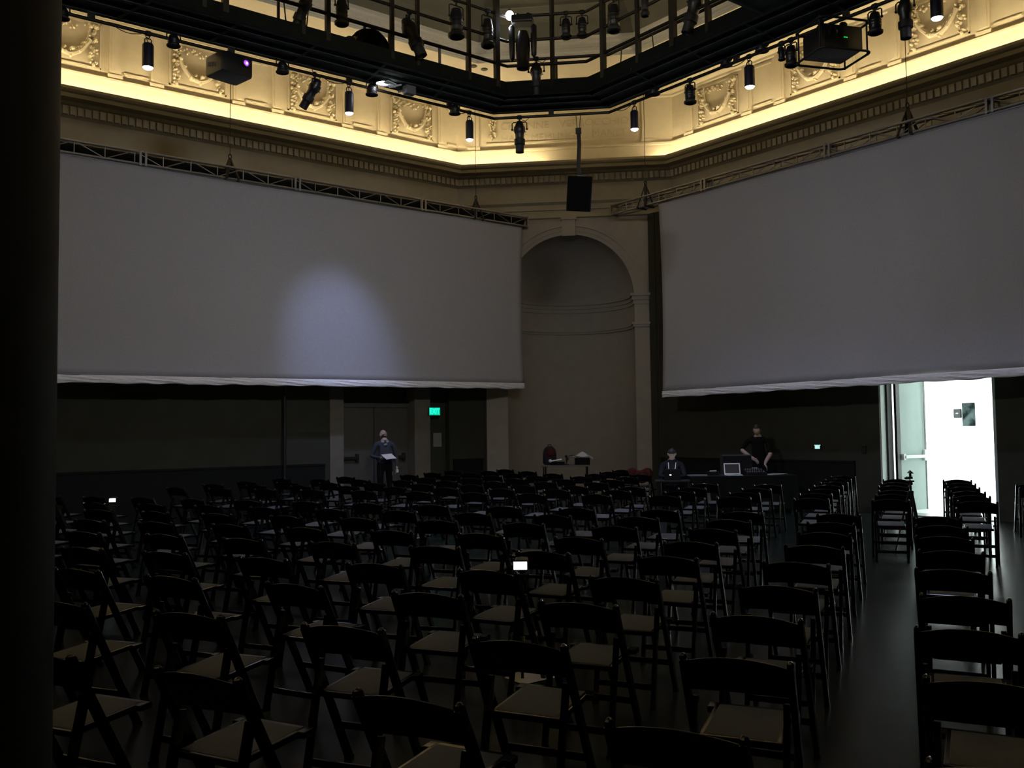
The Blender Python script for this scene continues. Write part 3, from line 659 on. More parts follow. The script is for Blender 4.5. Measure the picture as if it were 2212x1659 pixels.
# moving head
p, Z, t = ring_pt(1129, 60, .93)
mh = thing('moving_head_light', 'big black moving head lamp with two arms beside the lit bulb', 'stage light', (p.x, p.y, 9.38), math.atan2(t.y, t.x))
k = Z / FPX
zb = ring_pt(1129, 149, .93)[0].z - 9.38
g = G(); g.b2((-.20, -.16, -.16), (.20, .16, -.02), .03); g.cyl((-.1, 0, -.03), (-.1, 0, .05), .03); g.cyl((.1, 0, -.03), (.1, 0, .05), .03); g.build('base', M_PLASTIC, mh)
for s, e in ((-1, .80), (1, .74)):
    g = G(); g.lathe([(.02, -.16), (.055, -.20), (.06, -.45), (.05, zb * e), (.012, zb * e - .06)], (s * .205, 0, 0), n=12); g.build('arm', M_PLASTIC, mh, smooth=True)
g = G(); g.lathe([(.09, -.30), (.12, -.40), (.135, zb * .55), (.125, zb * .80), (.11, zb * .90), (.12, zb * .95), (.12, zb), (.10, zb), (.09, zb + .03), (0, zb + .03)], n=20); g.build('head', M_PLASTIC, mh, smooth=True)
# lit bulb
p, Z, t = ring_pt(1101, 34, .93)
b = thing('hanging_bulb', 'round lit white bulb hanging at the top centre beside the moving head', 'lamp', (p.x, p.y, 9.38))
zc = p.z - 9.38; r = 9.5 * Z / FPX
g = G(); g.lathe([(0, zc - r), (r * .5, zc - r * .87), (r * .87, zc - r * .5), (r, zc), (r * .87, zc + r * .5), (r * .5, zc + r), (0, zc + r * 1.1)], n=20); g.build('bulb', M_BULB, b, smooth=True)
g = G(); g.lathe([(.03, zc + r * 1.5), (.045, zc + r * 1.3), (.045, zc + r * .95), (.02, zc + r * .9)], n=14); g.cyl((0, 0, zc + r), (0, 0, 0), .008, n=6); g.build('socket', M_BLACK, b)
ld = bpy.data.lights.new('bulb_glow', 'POINT'); ld.energy = 12; ld.color = (.9, .92, 1); ld.shadow_soft_size = r * 1.2
lo = bpy.data.objects.new('bulb_glow', ld); COL.objects.link(lo); lo.location = (p.x, p.y, p.z - r * 2.4)
# work light under the deck with its bracket and junction box
p, Z, t = ring_pt(828, 168, .22); s = Z / FPX
wl = thing('work_light', 'glaring white work light under the catwalk below the crouching person', 'work light', (p.x, p.y, 7.90), math.atan2(t.y, t.x))
g = G(); g.lathe([(.14, 0), (.145, -.05), (.13, -.06), (.12, -.03)], n=20); g.build('rim', M_BLACK, wl, smooth=True)
g = G(); g.lathe([(.125, -.035), (.10, -.05), (0, -.055)], n=20); g.build('lens', M_BULB, wl, smooth=True)
g = G(); g.beam((.0, -.25, -.17), (.16, -.05, -.10), .10, .02); g.beam((-.05, -.30, -.22), (.30, -.10, -.04), .03, .03); g.beam((-.1, -.26, -.12), (.1, -.2, -.12), .12, .02); g.build('bracket', M_WHITE, wl)
wb = on_y(730, 745, 18.2)
def aim(name, loc, target, energy, color, size, blend, soft):
    ld = bpy.data.lights.new(name, 'SPOT'); ld.energy = energy; ld.color = color; ld.spot_size = math.radians(size); ld.spot_blend = blend; ld.shadow_soft_size = soft
    lo = bpy.data.objects.new(name, ld); COL.objects.link(lo); lo.location = loc
    lo.rotation_euler = (Vector(target) - Vector(loc)).to_track_quat('-Z', 'Y').to_euler(); return lo
aim('work_light_beam', (p.x, p.y, 7.80), wb, 780, (.45, .55, 1.0), 33, 1.0, .1)
aim('work_light_spill', (p.x, p.y, 7.83), (p.x + .3, p.y - .1, 7.0), 30, (.74, .84, 1), 150, .7, .1)
p, Z, t = ring_pt(884, 172, .25); g = G(); g.box((0, 0, -.075), (.20, .14, .15), None, .01); g.beam((-.25, 0, -.16), (-.08, 0, -.08), .03, .03)
o = g.build('junction_box', mat('grey_box_paint', (.16, .15, .15), .6, var=.1), loc=(p.x, p.y, 7.90)); o.rotation_euler = (0, 0, math.atan2(t.y, t.x))
tag(o, 'grey junction box under the catwalk right of the work light', 'junction box')
# projectors
def face_to(px, py, d, z): p, Z, t = ring_pt(px, py, d); return p, Z
p, Z = face_to(495, 112, 0, 0); s = Z / FPX
pj = thing('projector', 'black projector with a violet glowing lens on the left catwalk pipe', 'projector', (p.x, p.y, ZP), math.atan2(-p.y, -p.x) + PI / 2 + .55)
zc = at_depth(495, 148, Z).z - ZP
g = G(); g.box((0, 0, zc), (.56, .50, .33), None, .05); g.build('case', M_PLASTIC, pj, smooth=True)
g = G(); g.lathe([(.03, -.05), (.042, -.03), (.042, .03), (.03, .05)], (0, 0, 0), (1, 0, 0), 10); g.cyl((0, 0, 0), (0, 0, zc + .16), .025); g.b2((-.16, -.16, zc + .155), (.16, .16, zc + .19)); g.build('mount', M_BLACK, pj)
lx = .15; lz = zc + .055
g = G(); g.lathe([(.075, 0), (.075, .025), (.055, .025), (.05, .008)], (lx, -.25, lz), (0, -1, 0), 18); g.build('lens_ring', M_BLACK, pj, smooth=True)
g = G(); g.lathe([(.052, .006), (.03, .013), (0, .015)], (lx, -.25, lz), (0, -1, 0), 18); ln = g.build('lens', M_PURPLE, pj, smooth=True)
g = G(); g.lathe([(.020, .016), (.014, .021), (0, .022)], (lx + .005, -.25, lz), (0, -1, 0), 14); g.build('lens_core', M_PURPLEHOT, ln, smooth=True)
g = G()
for k in range(5): g.box((-.284, -.06 + k * .05, zc - .03 + k * .012), (.006, .018, .07))
g.build('vent', mat('vent_grey_plastic', (.12, .12, .12), .5), pj)
p, Z = face_to(1797, 62, 0, 0); s = Z / FPX
pj2 = thing('projector', 'black projector in a tubular cage with green lights on the right catwalk pipe', 'projector', (p.x, p.y, ZP), math.atan2(-p.y, -p.x) + PI / 2 + .60)
zc = at_depth(1797, 96, Z).z - ZP
g = G(); g.box((0, 0, zc), (.66, .56, .36), None, .03); g.build('case', M_PLASTIC, pj2, smooth=True)
def loop(z, a, b, r=.09): 
    pts = []
    for cx, cy, a0 in ((a, b, 0), (-a, b, 90), (-a, -b, 180), (a, -b, 270)):
        pts += [(cx - math.copysign(r, cx) + r * math.cos(math.radians(a0 + k * 22.5)), cy - math.copysign(r, cy) + r * math.sin(math.radians(a0 + k * 22.5)), z) for k in range(5)]
    return pts
for z in (zc + .24, zc - .22):
    g = G(); g.tube(loop(z, .42, .36), .018, 8, True); g.build('cage_rail', M_BLACK, pj2, smooth=True)
for a, b in ((.40, .28), (-.40, .28), (.40, -.28), (-.40, -.28)):
    g = G(); g.cyl((a, b, zc - .25), (a, b, zc + .28), .014); g.build('cage_post', M_BLACK, pj2)
g = G()
for a in (-.2, .2): g.lathe([(.03, -.05), (.042, -.03), (.042, .03), (.03, .05)], (a, 0, 0), (1, 0, 0), 10); g.b2((a - .02, -.02, zc + .2), (a + .02, .02, 0))
g.b2((-.24, -.03, -.10), (.24, .03, -.06))
g.build('mount', M_BLACK, pj2)
g = G(); g.b2((.005, -.286, zc - .012), (.022, -.281, zc - .004)); g.b2((.027, -.286, zc - .012), (.044, -.281, zc - .004)); g.b2((.049, -.286, zc - .012), (.066, -.281, zc - .004)); g.build('status_light', M_GREENLED, pj2)
g = G(); g.lathe([(.085, 0), (.085, .03), (.06, .03), (.05, .01), (0, .012)], (-.17, -.28, zc + .05), (0, -1, 0), 18); g.build('lens', M_PLASTIC, pj2, smooth=True)
# loose cables draped along the pipe
for px, py, n_, lab in ((1430, 150, 0, 'thin cable looped over the right catwalk railing beside the corner'), (1325, 128, 0, 'pair of thin cables looping from the railing at the corner'), (640, 30, 0, 'thin cable drooping from the left railing to the deck')):
    p, Z, t = ring_pt(px, py, .0); g = G()
    g.tube([p + t * (.45 * (u - .5)) + up * (8.94 - p.z - .75 * math.sin(PI * u) ** .6) for u in [i / 14 for i in range(15)]], .012, 6)
    o = g.build('loose_cable', M_CABLEB, smooth=True); tag(o, lab, 'cable')
# ------------------------------------------------------------------ trusses, screens, slings
def truss(o, tv, L, zb, h, lab, splices, dark=False, name='lighting_truss'):
    t = thing(name, lab, 'truss', o, math.atan2(tv.y, tv.x)); r = .024
    for y in (0, h):
        for z in (0, h):
            g = G(); g.cyl((0, y - h / 2, zb + z), (L, y - h / 2, zb + z), r, n=10); g.build('chord', M_ALU, t, smooth=True)
    g = G(); n = int(L / .52); st = L / n
    for k in range(n):
        x = k * st
        for y in (-h / 2, h / 2):
            a, b = (0, h) if k % 2 == 0 else (h, 0)
            g.cyl((x, y, zb + a), (x + st, y, zb + b), .010, n=6)
            g.cyl((x, y, zb), (x, y, zb + h), .010, n=6)
        for z in (0, h):
            g.cyl((x, -h / 2, zb + z), (x + st, h / 2, zb + z), .010, n=6)
    g.build('bracing', M_ALU, t)
    for x in splices + [.02, L - .02]:
        g = G()
        for dx in ((-.05, .05) if 0.1 < x < L - .1 else (0,)):
            for y in (-h / 2, h / 2): g.b2((x + dx - .02, y - .025, zb - .03), (x + dx + .02, y + .025, zb + h + .03))
            for z in (0, h): g.b2((x + dx - .02, -h / 2, zb + z - .025), (x + dx + .02, h / 2, zb + z + .025))
        g.build('splice_frame', M_ALU, t)
    if dark:
        g = G(); g.tube([(.1, 0, zb + h * .5), (L - .1, 0, zb + h * .5)], h * .40, 12); g.build('rolled_drape', M_TEE, t, smooth=True)
    return t
YS, XS = 18.2, 16.0
sp = [on_y(px, py, YS).x - 2.4 for px, py in ((307, 345), (640, 398), (912, 446))]
truss(Vector((2.4, YS + .06, 0)), Vector((1, 0, 0)), 14.70 - 2.4, 6.885, .235, 'silver box truss carrying the left projection screen', sp, True)
sp = [16.42 - on_x(px, py, XS).y for px, py in ((1523, 407), (1790, 320), (2140, 210))]
truss(Vector((XS + .06, 16.42, 0)), Vector((0, -1, 0)), 12.4, 7.02, .225, 'silver box truss carrying the right projection screen', sp)
def screen(o, tv, nv, Wd, corners, lab):
    """corners: z at top left, top right, bottom right, bottom left"""
    t = thing('projection_screen', lab, 'projection screen'); M = basis(tv, nv, up, o)
    tl, tr, br, bl = corners
    def f(u, v):
        zt = tl + (tr - tl) * u; zb = bl + (br - bl) * u; x = u * Wd
        ed = .07 * math.sin(PI * v) * ((u > .97) - (u < .03))
        return Vector((x - ed, .010 * math.sin(x * 1.7 + v * 3) + .012 * math.sin(x * .55 + 2 * v), zb + (zt - zb) * v))
    g = G(); g.grid(f, 90, 30); g.xf(M); g.build('fabric', M_SCREEN, t, smooth=True, thick=.004)
    def h(u, v):
        zb = bl + (br - bl) * u; x = u * Wd; rnd = math.sin(x * 7.3) * math.sin(x * 3.1 + 1)
        return Vector((x, .014 + .016 * math.sin(PI * v) + .012 * math.sin(9 * x + 14 * v) * math.sin(2.3 * x + 1), zb - .14 + .15 * v + .012 * rnd * (1 - v)))
    g = G(); g.grid(h, 260, 6); g.xf(M); g.build('hem', M_HEM, t, smooth=True, thick=.006)
    g = G(); g.b2((0, -.01, (tl + tr) / 2 - .02), (Wd, .02, (tl + tr) / 2 + .03)); g.xf(M); g.build('top_batten', M_ALU, t)
    return t
screen(Vector((2.6, YS, 0)), Vector((1, 0, 0)), Vector((0, -1, 0)), 14.56 - 2.6, (6.86, 6.88, 2.89, 2.80), 'large white left projection screen with a soft pale glow at its middle')
screen(Vector((XS, 14.85, 0)), Vector((0, -1, 0)), Vector((-1, 0, 0)), 14.85 - 4.2, (6.99, 7.0, 2.66, 2.57), 'large plain grey right projection screen over the lit doorway')
def sling(p, tv, ztruss, lab):
    t = thing('truss_sling', lab, 'rigging sling', (p.x, p.y, 0), math.atan2(tv.y, tv.x), 'black slings holding the trusses')
    za = p.z; g = G()
    for y in (-.15, .15):
        g.beam((-.13, y, ztruss), (0, 0, za), .06, .03); g.beam((.13, y, ztruss), (0, 0, za), .06, .03)
    g.beam((-.13, -.15, ztruss), (-.13, .15, ztruss), .05, .05); g.beam((.13, -.15, ztruss), (.13, .15, ztruss), .05, .05)
    g.build('strap', M_RUBBER, t)
    g = G(); g.tube([(.03 * math.cos(a), 0, za + .04 + .045 * math.sin(a)) for a in [2 * PI * k / 12 for k in range(12)]], .012, 6, True); g.build('shackle', M_STEEL, t)
    g = G(); g.cyl((0, 0, za + .06), (0, 0, 10.39), .007, n=6); g.build('cable', M_STEEL, t)
for px, py, lab in ((497, 342, 'black sling on the left truss below the violet projector'), (1028, 430, 'black sling on the left truss near the niche')):
    p = on_y(px, py, YS + .06); sling(p, Vector((1, 0, 0)), 6.88, lab)
for px, py, lab in ((1394, 398, 'black sling on the right truss end beside the loudspeaker'), (1960, 232, 'black sling on the right truss over the lit doorway')):
    p = on_x(px, py, XS + .06); sling(p, Vector((0, -1, 0)), 7.01, lab)
# ------------------------------------------------------------------ hanging loudspeaker
p, Z, t = ring_pt(1249, 250, 0); s = Z / FPX
zc = at_depth(1250, 421, Z).z
ls = thing('loudspeaker', 'black loudspeaker hanging from the catwalk in front of the niche arch', 'loudspeaker', (p.x, p.y, zc), math.atan2(-p.y, -p.x) + PI / 2, None, None)
Rt = Matrix.Rotation(.07, 4, 'Y') @ Matrix.Rotation(math.radians(14), 4, 'X')
g = G(); g.box((0, 0, 0), (.47, .42, .66), None, .02); g.xf(Rt); g.build('cabinet', mat('black_speaker_paint', (.005, .005, .005), .8, var=.2, spec=.2), ls)
g = G(); g.box((0, -.215, 0), (.44, .015, .63), None, .005); g.xf(Rt); g.build('grille', mat('black_speaker_grille', (.004, .004, .004), .9, var=.4, scale=80, spec=.1), ls)
g = G(); g.b2((-.06, -.08, .331), (.10, .05, .345)); g.xf(Rt); g.build('label_plate', mat('pale_grey_plate', (.30, .30, .31), .5), ls)
g = G(); ztop = ZP - zc
g.cyl((-.045, 0, ztop), (-.02, 0, ztop - .32), .007, n=6); g.cyl((.045, 0, ztop), (.02, 0, ztop - .32), .007, n=6); g.tube([(0, 0, ztop - .30), (.012, .0, ztop - .6), (-.010, 0, ztop - 1.0), (0, 0, .32)], .040, 10)
g.box((0, 0, ztop - .33), (.11, .08, .10)); g.build('suspension', M_RUBBER, ls)
# ------------------------------------------------------------------ chairs
FA = AZ - math.radians(24.5)
FD = Vector((math.cos(FA), math.sin(FA), 0)); RD = Vector((math.sin(FA), -math.cos(FA), 0))
TOPY = -.20
def make_chair():
    t = thing('folding_chair', 'black folding chair', 'chair')
    def leg_long(s):
        g = G(); x = s * .213; ang = math.atan2(.41, .785)
        g.beam((x, .21, .008), (x, TOPY + .003, .766), .028, .046, .008, (0, 1, 0)); g.ball((x, TOPY + .004, .764), (.0142, .024, .021), 12, 9); g.b2((x - .016, .186, 0), (x + .016, .234, .02)); return g
    def leg_rear(s):
        g = G(); x = s * .184
        yt = TOPY + .003 + (.77 - .575) * .522; g.beam((x, -.235, .008), (x, yt, .590), .026, .044, .007, (0, 1, 0)); g.cyl((x, yt, .570), (s * .228, yt, .570), .010, n=8); g.b2((x - .015, -.258, 0), (x + .015, -.212, .018)); return g
    for s in (-1, 1): leg_long(s).build('leg', M_CHAIR, t)
    for s in (-1, 1): leg_rear(s).build('leg', M_CHAIR, t)
    g = G(); rx = Matrix.Rotation(math.radians(2.5), 3, 'X')
    for a, b in (((-.168, -.15, -.014), (-.140, .27, .014)), ((.140, -.15, -.014), (.168, .27, .014)), ((-.198, .235, -.014), (.198, .27, .014)), ((-.168, -.15, -.014), (.168, -.120, .014)), ((-.198, .20, -.014), (-.140, .27, .014)), ((.140, .20, -.014), (.198, .27, .014))): g.b2(a, b, .006)
    g.xf(Matrix.Translation((0, 0, .438)) @ rx.to_4x4()); g.build('seat_frame', M_CHAIR, t)
    g = G(); g.box((0, .055, .006), (.300, .375, .022), None, .007); g.xf(Matrix.Translation((0, 0, .438)) @ rx.to_4x4()); g.build('seat_pad', M_SEAT, t, smooth=True)
    g = G(); sl = .41 / .785; N = 14                                   # curved, arched back slat
    def P(u, v, side):
        x = -.205 + .41 * u; q = 1 - (x / .205) ** 2
        z = (.622 + .014 * q) * (1 - v) + (.752 + .036 * q) * v
        return Vector((x, TOPY + (.77 - z) * sl - .030 * q + side * .009, z))
    vs = []; fs = []
    prof = [(0, -1), (0, 1), (.5, 1), (.92, 1), (.965, .85), (.99, .5), (1.0, 0), (.99, -.5), (.965, -.85), (.92, -1), (.5, -1)]; n = len(prof)
    for i in range(N + 1): vs += [P(i / N, v, sd) for v, sd in prof]
    for i in range(N): fs += [[i * n + k, (i + 1) * n + k, (i + 1) * n + (k + 1) % n, i * n + (k + 1) % n] for k in range(n)]
    fs += [list(range(n)), [N * n + k for k in range(n)][::-1]]
    g.add(vs, fs); g.build('backrest', M_CHAIR, t, smooth=True)
    g = G(); g.beam((-.213, .108, .205), (.213, .108, .205), .018, .036, .005); g.build('stretcher', M_CHAIR, t)
    g = G(); g.beam((-.184, -.212, .125), (.184, -.212, .125), .018, .036, .005); g.build('stretcher', M_CHAIR, t)
    return t
proto = make_chair()
bpy.context.view_layer.update()
def merged(root, name):                                               # one mesh, for chairs too far to show parts
    vs, fs, mi, sm = [], [], [], []
    for c in root.children:
        n = len(vs); vs += [c.matrix_local @ v.co for v in c.data.vertices]
        for p in c.data.polygons: fs.append([i + n for i in p.vertices]); mi.append(1 if c.name.startswith('seat_pad') else 0)
    me = bpy.data.meshes.new(name); me.from_pydata(vs, [], fs); me.materials.append(M_CHAIR); me.materials.append(M_SEAT); me.polygons.foreach_set('material_index', mi); me.update(); return me
far_mesh = merged(proto, 'folding_chair')
ORD = ['first', 'second', 'third', 'fourth', 'fifth', 'sixth', 'seventh', 'eighth', 'ninth', 'tenth', 'eleventh', 'twelfth', 'thirteenth', 'fourteenth', 'fifteenth', 'sixteenth']
chair_spots = []
used = False
def chair(q, rz, label, group, far):
    global used
    loc = (q.x, q.y, 0)
    chair_spots.append(q.copy())
    if far:
        o = bpy.data.objects.new('folding_chair', far_mesh); COL.objects.link(o); o.location = loc; o.rotation_euler = (0, 0, rz); tag(o, label, 'chair', group)
    elif not used:
        used = True; proto.location = loc; proto.rotation_euler = (0, 0, rz); tag(proto, label, 'chair', group)
    else: dup(proto, loc, rz, label, group)
rc = random.Random(11)
NEAR = [2.86, 3.79, 4.72, 5.63, 6.62, 7.58, 8.57, 9.50, 10.42]
FAR = [12.65, 13.6, 14.5, 15.55, 16.5, 17.5, 18.5, 19.5, 20.4]
def ok_spot(u, v, kx):
    t = RD * u + FD * v; px, py, Z = proj((t.x, t.y, .775))
    half = .23 * FPX / Z
    if Z < .5 or px + half < (40 if v > 9 else 78) or px - half > 2212 or py - 10 > 1659: return None
    if u < -12.7 or t.y > 18.25 or t.x > 15.9 or t.x + t.y > 31.6: return None
    return t, px, py, Z
for blk, rows in (('near', NEAR), ('far', FAR)):
    for j, v in enumerate(rows):
        seat = 0
        for k in range(-1 if blk == 'far' else 0, 15):
            u = (.14 - .024 * (v - 3.8) - k * (.93 + .006 * (v - 3.8))) if blk == 'near' else (.42 - .97 * k - .02 * (v - 12.6))
            vv = v - .015 * k
            uj, vj = u + rc.uniform(-.025, .025), vv + rc.uniform(-.03, .03); a = rc.gauss(0, 2.2)
            r = ok_spot(uj, vj, k)
            if not r: continue
            t, px, py, Z = r
            if blk == 'far':
                if 1405 < px < 1712 and Z > 15.6: continue             # the mixing table stands here
                if px > 2010 and 16.2 < vj and px < 2060: continue
                if Z > 18.2 and px > 1712: continue
                if abs(px - 832) < 34 and Z > 18.6: continue             # the standing man
                if 1150 < px < 1300 and Z > 20.3: continue             # table in the niche
            q = t + FD * (-TOPY); seat += 1
            s_ = ORD[seat - 1]
            if blk == 'near':
                lab = 'black folding chair in the %s row from the viewer, %s visible seat from the right' % (ORD[j], s_)
                grp = 'folding chairs of the near block'
            else:
                lab = 'black folding chair beyond the cross aisle, %s row there, %s seat from the right' % (ORD[j], s_)
                grp = 'folding chairs of the far block'
            chair(q, FA - PI / 2 + math.radians(a), lab, grp, blk == 'far' and j >= 3)
print('chairs', len(chair_spots))
# ------------------------------------------------------------------ people
def skinned(joints, edges, root):
    names = list(joints); me = bpy.data.meshes.new('person_skin'); me.from_pydata([joints[n][0] for n in names], [(names.index(a), names.index(b)) for a, b in edges], [])
    o = bpy.data.objects.new('person_skin', me); COL.objects.link(o); md = o.modifiers.new('skin', 'SKIN'); md.use_smooth_shade = True
    for n, sv in zip(names, me.skin_vertices[0].data):
        r = joints[n][1]; sv.radius = r if hasattr(r, '__len__') else (r, r); sv.use_root = (n == root)
    o.modifiers.new('sub', 'SUBSURF').levels = 2; o.modifiers['sub'].render_levels = 2
    bpy.context.view_layer.update()
    r = bpy.data.meshes.new_from_object(o.evaluated_get(bpy.context.evaluated_depsgraph_get())); bpy.data.objects.remove(o); return r
def seg_d(p, a, b):
    ab = b - a; u = max(0, min(1, (p - a).dot(ab) / max(1e-9, ab.length_squared))); return (p - a - ab * u).length
def head_geo(g, M, beard=False):
    """head mesh in its own frame: face towards +Y, chin at the bottom; materials 0 skin, 1 beard, 2 dark eye"""
    vs = []; n, m_ = 24, 18
    def shape(th_, ph):
        d = Vector((math.sin(ph) * math.cos(th_), math.sin(ph) * math.sin(th_), -math.cos(ph)))
        x, y, z = d.x * .076, d.y * .096, d.z * .118
        if z < 0: x *= 1 + z * 2.6; y *= 1 + z * .9 if y > 0 else 1 + z * 3.2
        if y > 0:
            nose = math.exp(-((x / .013) ** 2 + ((z + .014) / .026) ** 2)); y += .026 * nose
            eye = math.exp(-(((abs(x) - .031) / .016) ** 2 + ((z - .012) / .013) ** 2)); y -= .012 * eye
            brow = math.exp(-((x / .05) ** 2 + ((z - .034) / .012) ** 2)); y += .006 * brow
            lip = math.exp(-((x / .024) ** 2 + ((z + .058) / .008) ** 2)); y += .007 * lip
            chin = math.exp(-((x / .024) ** 2 + ((z + .096) / .016) ** 2)); y += .012 * chin
        return Vector((x, y, z))
    n0 = len(g.v); g.cur = 0
    g.grid(lambda u, v: shape(2 * PI * u, PI * (.02 + .96 * v)), n, m_)
    if beard:
        fi = len(g.f) - n * m_
        for i in range(n * m_):
            c = sum((Vector(g.v[k]) for k in g.f[fi + i]), Vector()) / 4
            if c.z < -.040 and c.y > -.02 and not (abs(c.x) < .02 and -.066 < c.z < -.050): g.mi[fi + i] = 1
    for sx in (-1, 1):
        g.cur = 0; g.ball((sx * .078, -.008, -.002), (.011, .020, .032), 10, 8, Matrix.Rotation(-.25, 3, 'X'))
        g.cur = 2; g.ball((sx * .031, .080, .011), (.009, .006, .005), 8, 6)
    for i in range(n0, len(g.v)): g.v[i] = tuple(M @ Vector(g.v[i]))
def hand_joints(J, E, sd, wrist, fdir, pdir, thumb, curl=.5, tag_=''):
    """five fingers from a palm: fdir finger direction, pdir palm normal (fingers curl towards it), thumb side vector"""
    f = fdir.normalized(); p = (pdir - f * pdir.dot(f)).normalized(); s = (thumb - f * thumb.dot(f)).normalized()
    k = lambda x: x + sd + tag_
    J[k('palm')] = (wrist + f * .055, (.020, .020)); E.append((k('wrist'), k('palm')))
    J[k('palmA')] = (wrist + f * .080 + s * .018, (.013, .013)); J[k('palmB')] = (wrist + f * .078 - s * .018, (.013, .013)); E += [(k('palm'), k('palmA')), (k('palm'), k('palmB'))]
    for i, (off, ln, base) in enumerate(((.030, .070, 'palmA'), (.010, .078, 'palmA'), (-.011, .072, 'palmB'), (-.031, .056, 'palmB'))):
        b0 = wrist + f * .095 + s * off; d1 = (f * math.cos(curl) + p * math.sin(curl)); d2 = (f * math.cos(curl * 2.2) + p * math.sin(curl * 2.2))
        a, b, c = k('f%da' % i), k('f%db' % i), k('f%dc' % i)
        J[a] = (b0, .0095); J[b] = (b0 + d1 * ln * .5, .0090); J[c] = (b0 + d1 * ln * .5 + d2 * ln * .5, .0075); E += [(k(base), a), (a, b), (b, c)]
    J[k('t0')] = (wrist + f * .035 + s * .032, .012); J[k('t1')] = (wrist + f * .062 + s * .056 + p * .012, .011); J[k('t2')] = (wrist + f * .092 + s * .060 + p * .024, .009)
    E += [(k('wrist'), k('t0')), (k('t0'), k('t1')), (k('t1'), k('t2'))]
def person(name, label, loc, rz, P, parts, mats, headM, hands, beard=False, hair=None, extra=None, scale=1.0):
    """P: joint -> (position, radius); parts: list of (joint a, joint b, material) for colouring"""
    t = thing('person', label, 'person', loc, rz)
    J = dict(P); E = [('pelvis', 'belly'), ('belly', 'chest'), ('chest', 'neck'), ('neck', 'skull')]
    for s in 'LR':
        E += [('chest', 'clav' + s), ('clav' + s, 'shoulder' + s), ('shoulder' + s, 'elbow' + s), ('elbow' + s, 'wrist' + s), ('pelvis', 'hip' + s), ('hip' + s, 'knee' + s), ('knee' + s, 'ankle' + s), ('ankle' + s, 'toe' + s)]
    hand_segs = []
    for s, (fd_, pd_, th_, cu_) in hands.items(): hand_joints(J, E, s, Vector(P['wrist' + s][0]), Vector(fd_), Vector(pd_), Vector(th_), cu_)
    J = {k: (Vector(v[0]), v[1]) for k, v in J.items()}
    me = skinned(J, E, 'pelvis')
    g = G(); g.v = [tuple(v.co) for v in me.vertices]; skin = 0
    segs = []
    for a, b in E:
        nm = a[:-1] if a[-1] in 'LR' else a; nb = b[:-1] if b[-1] in 'LR' else b
        key = nb if (a.startswith(('palm', 'f', 't0', 't1', 'wrist'))) else nm + '-' + nb
        segs.append((J[a][0], J[b][0], 0 if a.startswith(('palm', 'f0', 'f1', 'f2', 'f3', 't0', 't1', 'wrist')) else parts.get(nm + '-' + nb, 3)))
    for p in me.polygons:
        c = p.center; g.f.append(list(p.vertices)); g.mi.append(min(segs, key=lambda q: seg_d(c, q[0], q[1]))[2])
    head_geo(g, headM, beard)
    o = g.build('body', mats, t, smooth=True)
    if hair:
        hg = G(); hair(hg); hg.xf(headM); hg.build('hair', M_HAIR, t, smooth=True)
    if extra: extra(t)
    return t
def head_at(base, pitch=0, yaw=0, roll=0):
    return Matrix.Translation(base) @ Matrix.Rotation(yaw, 4, 'Z') @ Matrix.Rotation(pitch, 4, 'X') @ Matrix.Rotation(roll, 4, 'Y') @ Matrix.Translation((0, .015, .105))
PT = {'pelvis-belly': 4, 'belly-chest': 3, 'chest-neck': 3, 'neck-skull': 0, 'chest-clav': 3, 'clav-shoulder': 3, 'shoulder-elbow': 3, 'elbow-wrist': 3, 'pelvis-hip': 4, 'hip-knee': 4, 'knee-ankle': 4, 'ankle-toe': 5}
def torso(h=.0, lean=0, z0=.98):
    return {'pelvis': ((0, 0, z0), (.155, .115)), 'belly': ((0, .01, z0 + .18), (.150, .110)), 'chest': ((0, .0, z0 + .40), (.165, .115)), 'neck': ((0, -.005, z0 + .555), (.060, .060)), 'skull': ((0, .0, z0 + .64), (.052, .056)),
            'clavL': ((-.09, 0, z0 + .47), (.085, .085)), 'clavR': ((.09, 0, z0 + .47), (.085, .085)), 'shoulderL': ((-.19, 0, z0 + .46), .068), 'shoulderR': ((.19, 0, z0 + .46), .068)}
def legs(z0=.98, spread=.10):
    d = {}
    for s, x in (('L', -1), ('R', 1)):
        d['hip' + s] = ((x * spread, 0, z0 - .06), (.098, .098)); d['knee' + s] = ((x * (spread + .005), .015, .51), .066); d['ankle' + s] = ((x * (spread + .01), -.02, .085), .046); d['toe' + s] = ((x * (spread + .03), .15, .035), (.042, .034))
    return d
# 1: man looking up, sheet in his right hand (frame: +Y is the way he faces)
pm = on_y(831, 1000, 18.35); pm.z = 0
P = torso(); P.update(legs())
P['elbowR'] = ((.30, -.02, 1.17), .050); P['wristR'] = ((.12, .24, 1.13), .032)
P['elbowL'] = ((-.27, -.03, 1.16), .050); P['wristL'] = ((-.27, .04, .92), .032)
P['neck'] = ((0, -.02, 1.53), (.060, .060)); P['skull'] = ((0, -.02, 1.60), (.052, .056))
rzm = math.atan2(-pm.y, -pm.x) - PI / 2
hm = head_at((0, -.02, 1.555), math.radians(38), math.radians(16))
def man_extra(t):
    g = G()
    for sx in (-1, 1): g.add([(sx * .015, .062, 1.515), (sx * .075, .035, 1.535), (sx * .085, .055, 1.485), (sx * .035, .098, 1.470)], [[0, 1, 2, 3]])
    g.build('collar', mat('pale_collar', (.30, .31, .33), .8), t, thick=.006)
    g = G(); g.box((0, .125, 1.435), (.07, .012, .035), Matrix.Rotation(.3, 3, 'Y'), .004); g.build('lanyard_badge', mat('grey_badge', (.30, .30, .31), .6), t)
    g = G(); g.lathe([(.165, -.02), (.168, .02)], (0, 0, 1.02), n=24); g.xf(Matrix.Diagonal((1, .80, 1, 1))); g.build('belt', M_SHOE, t)
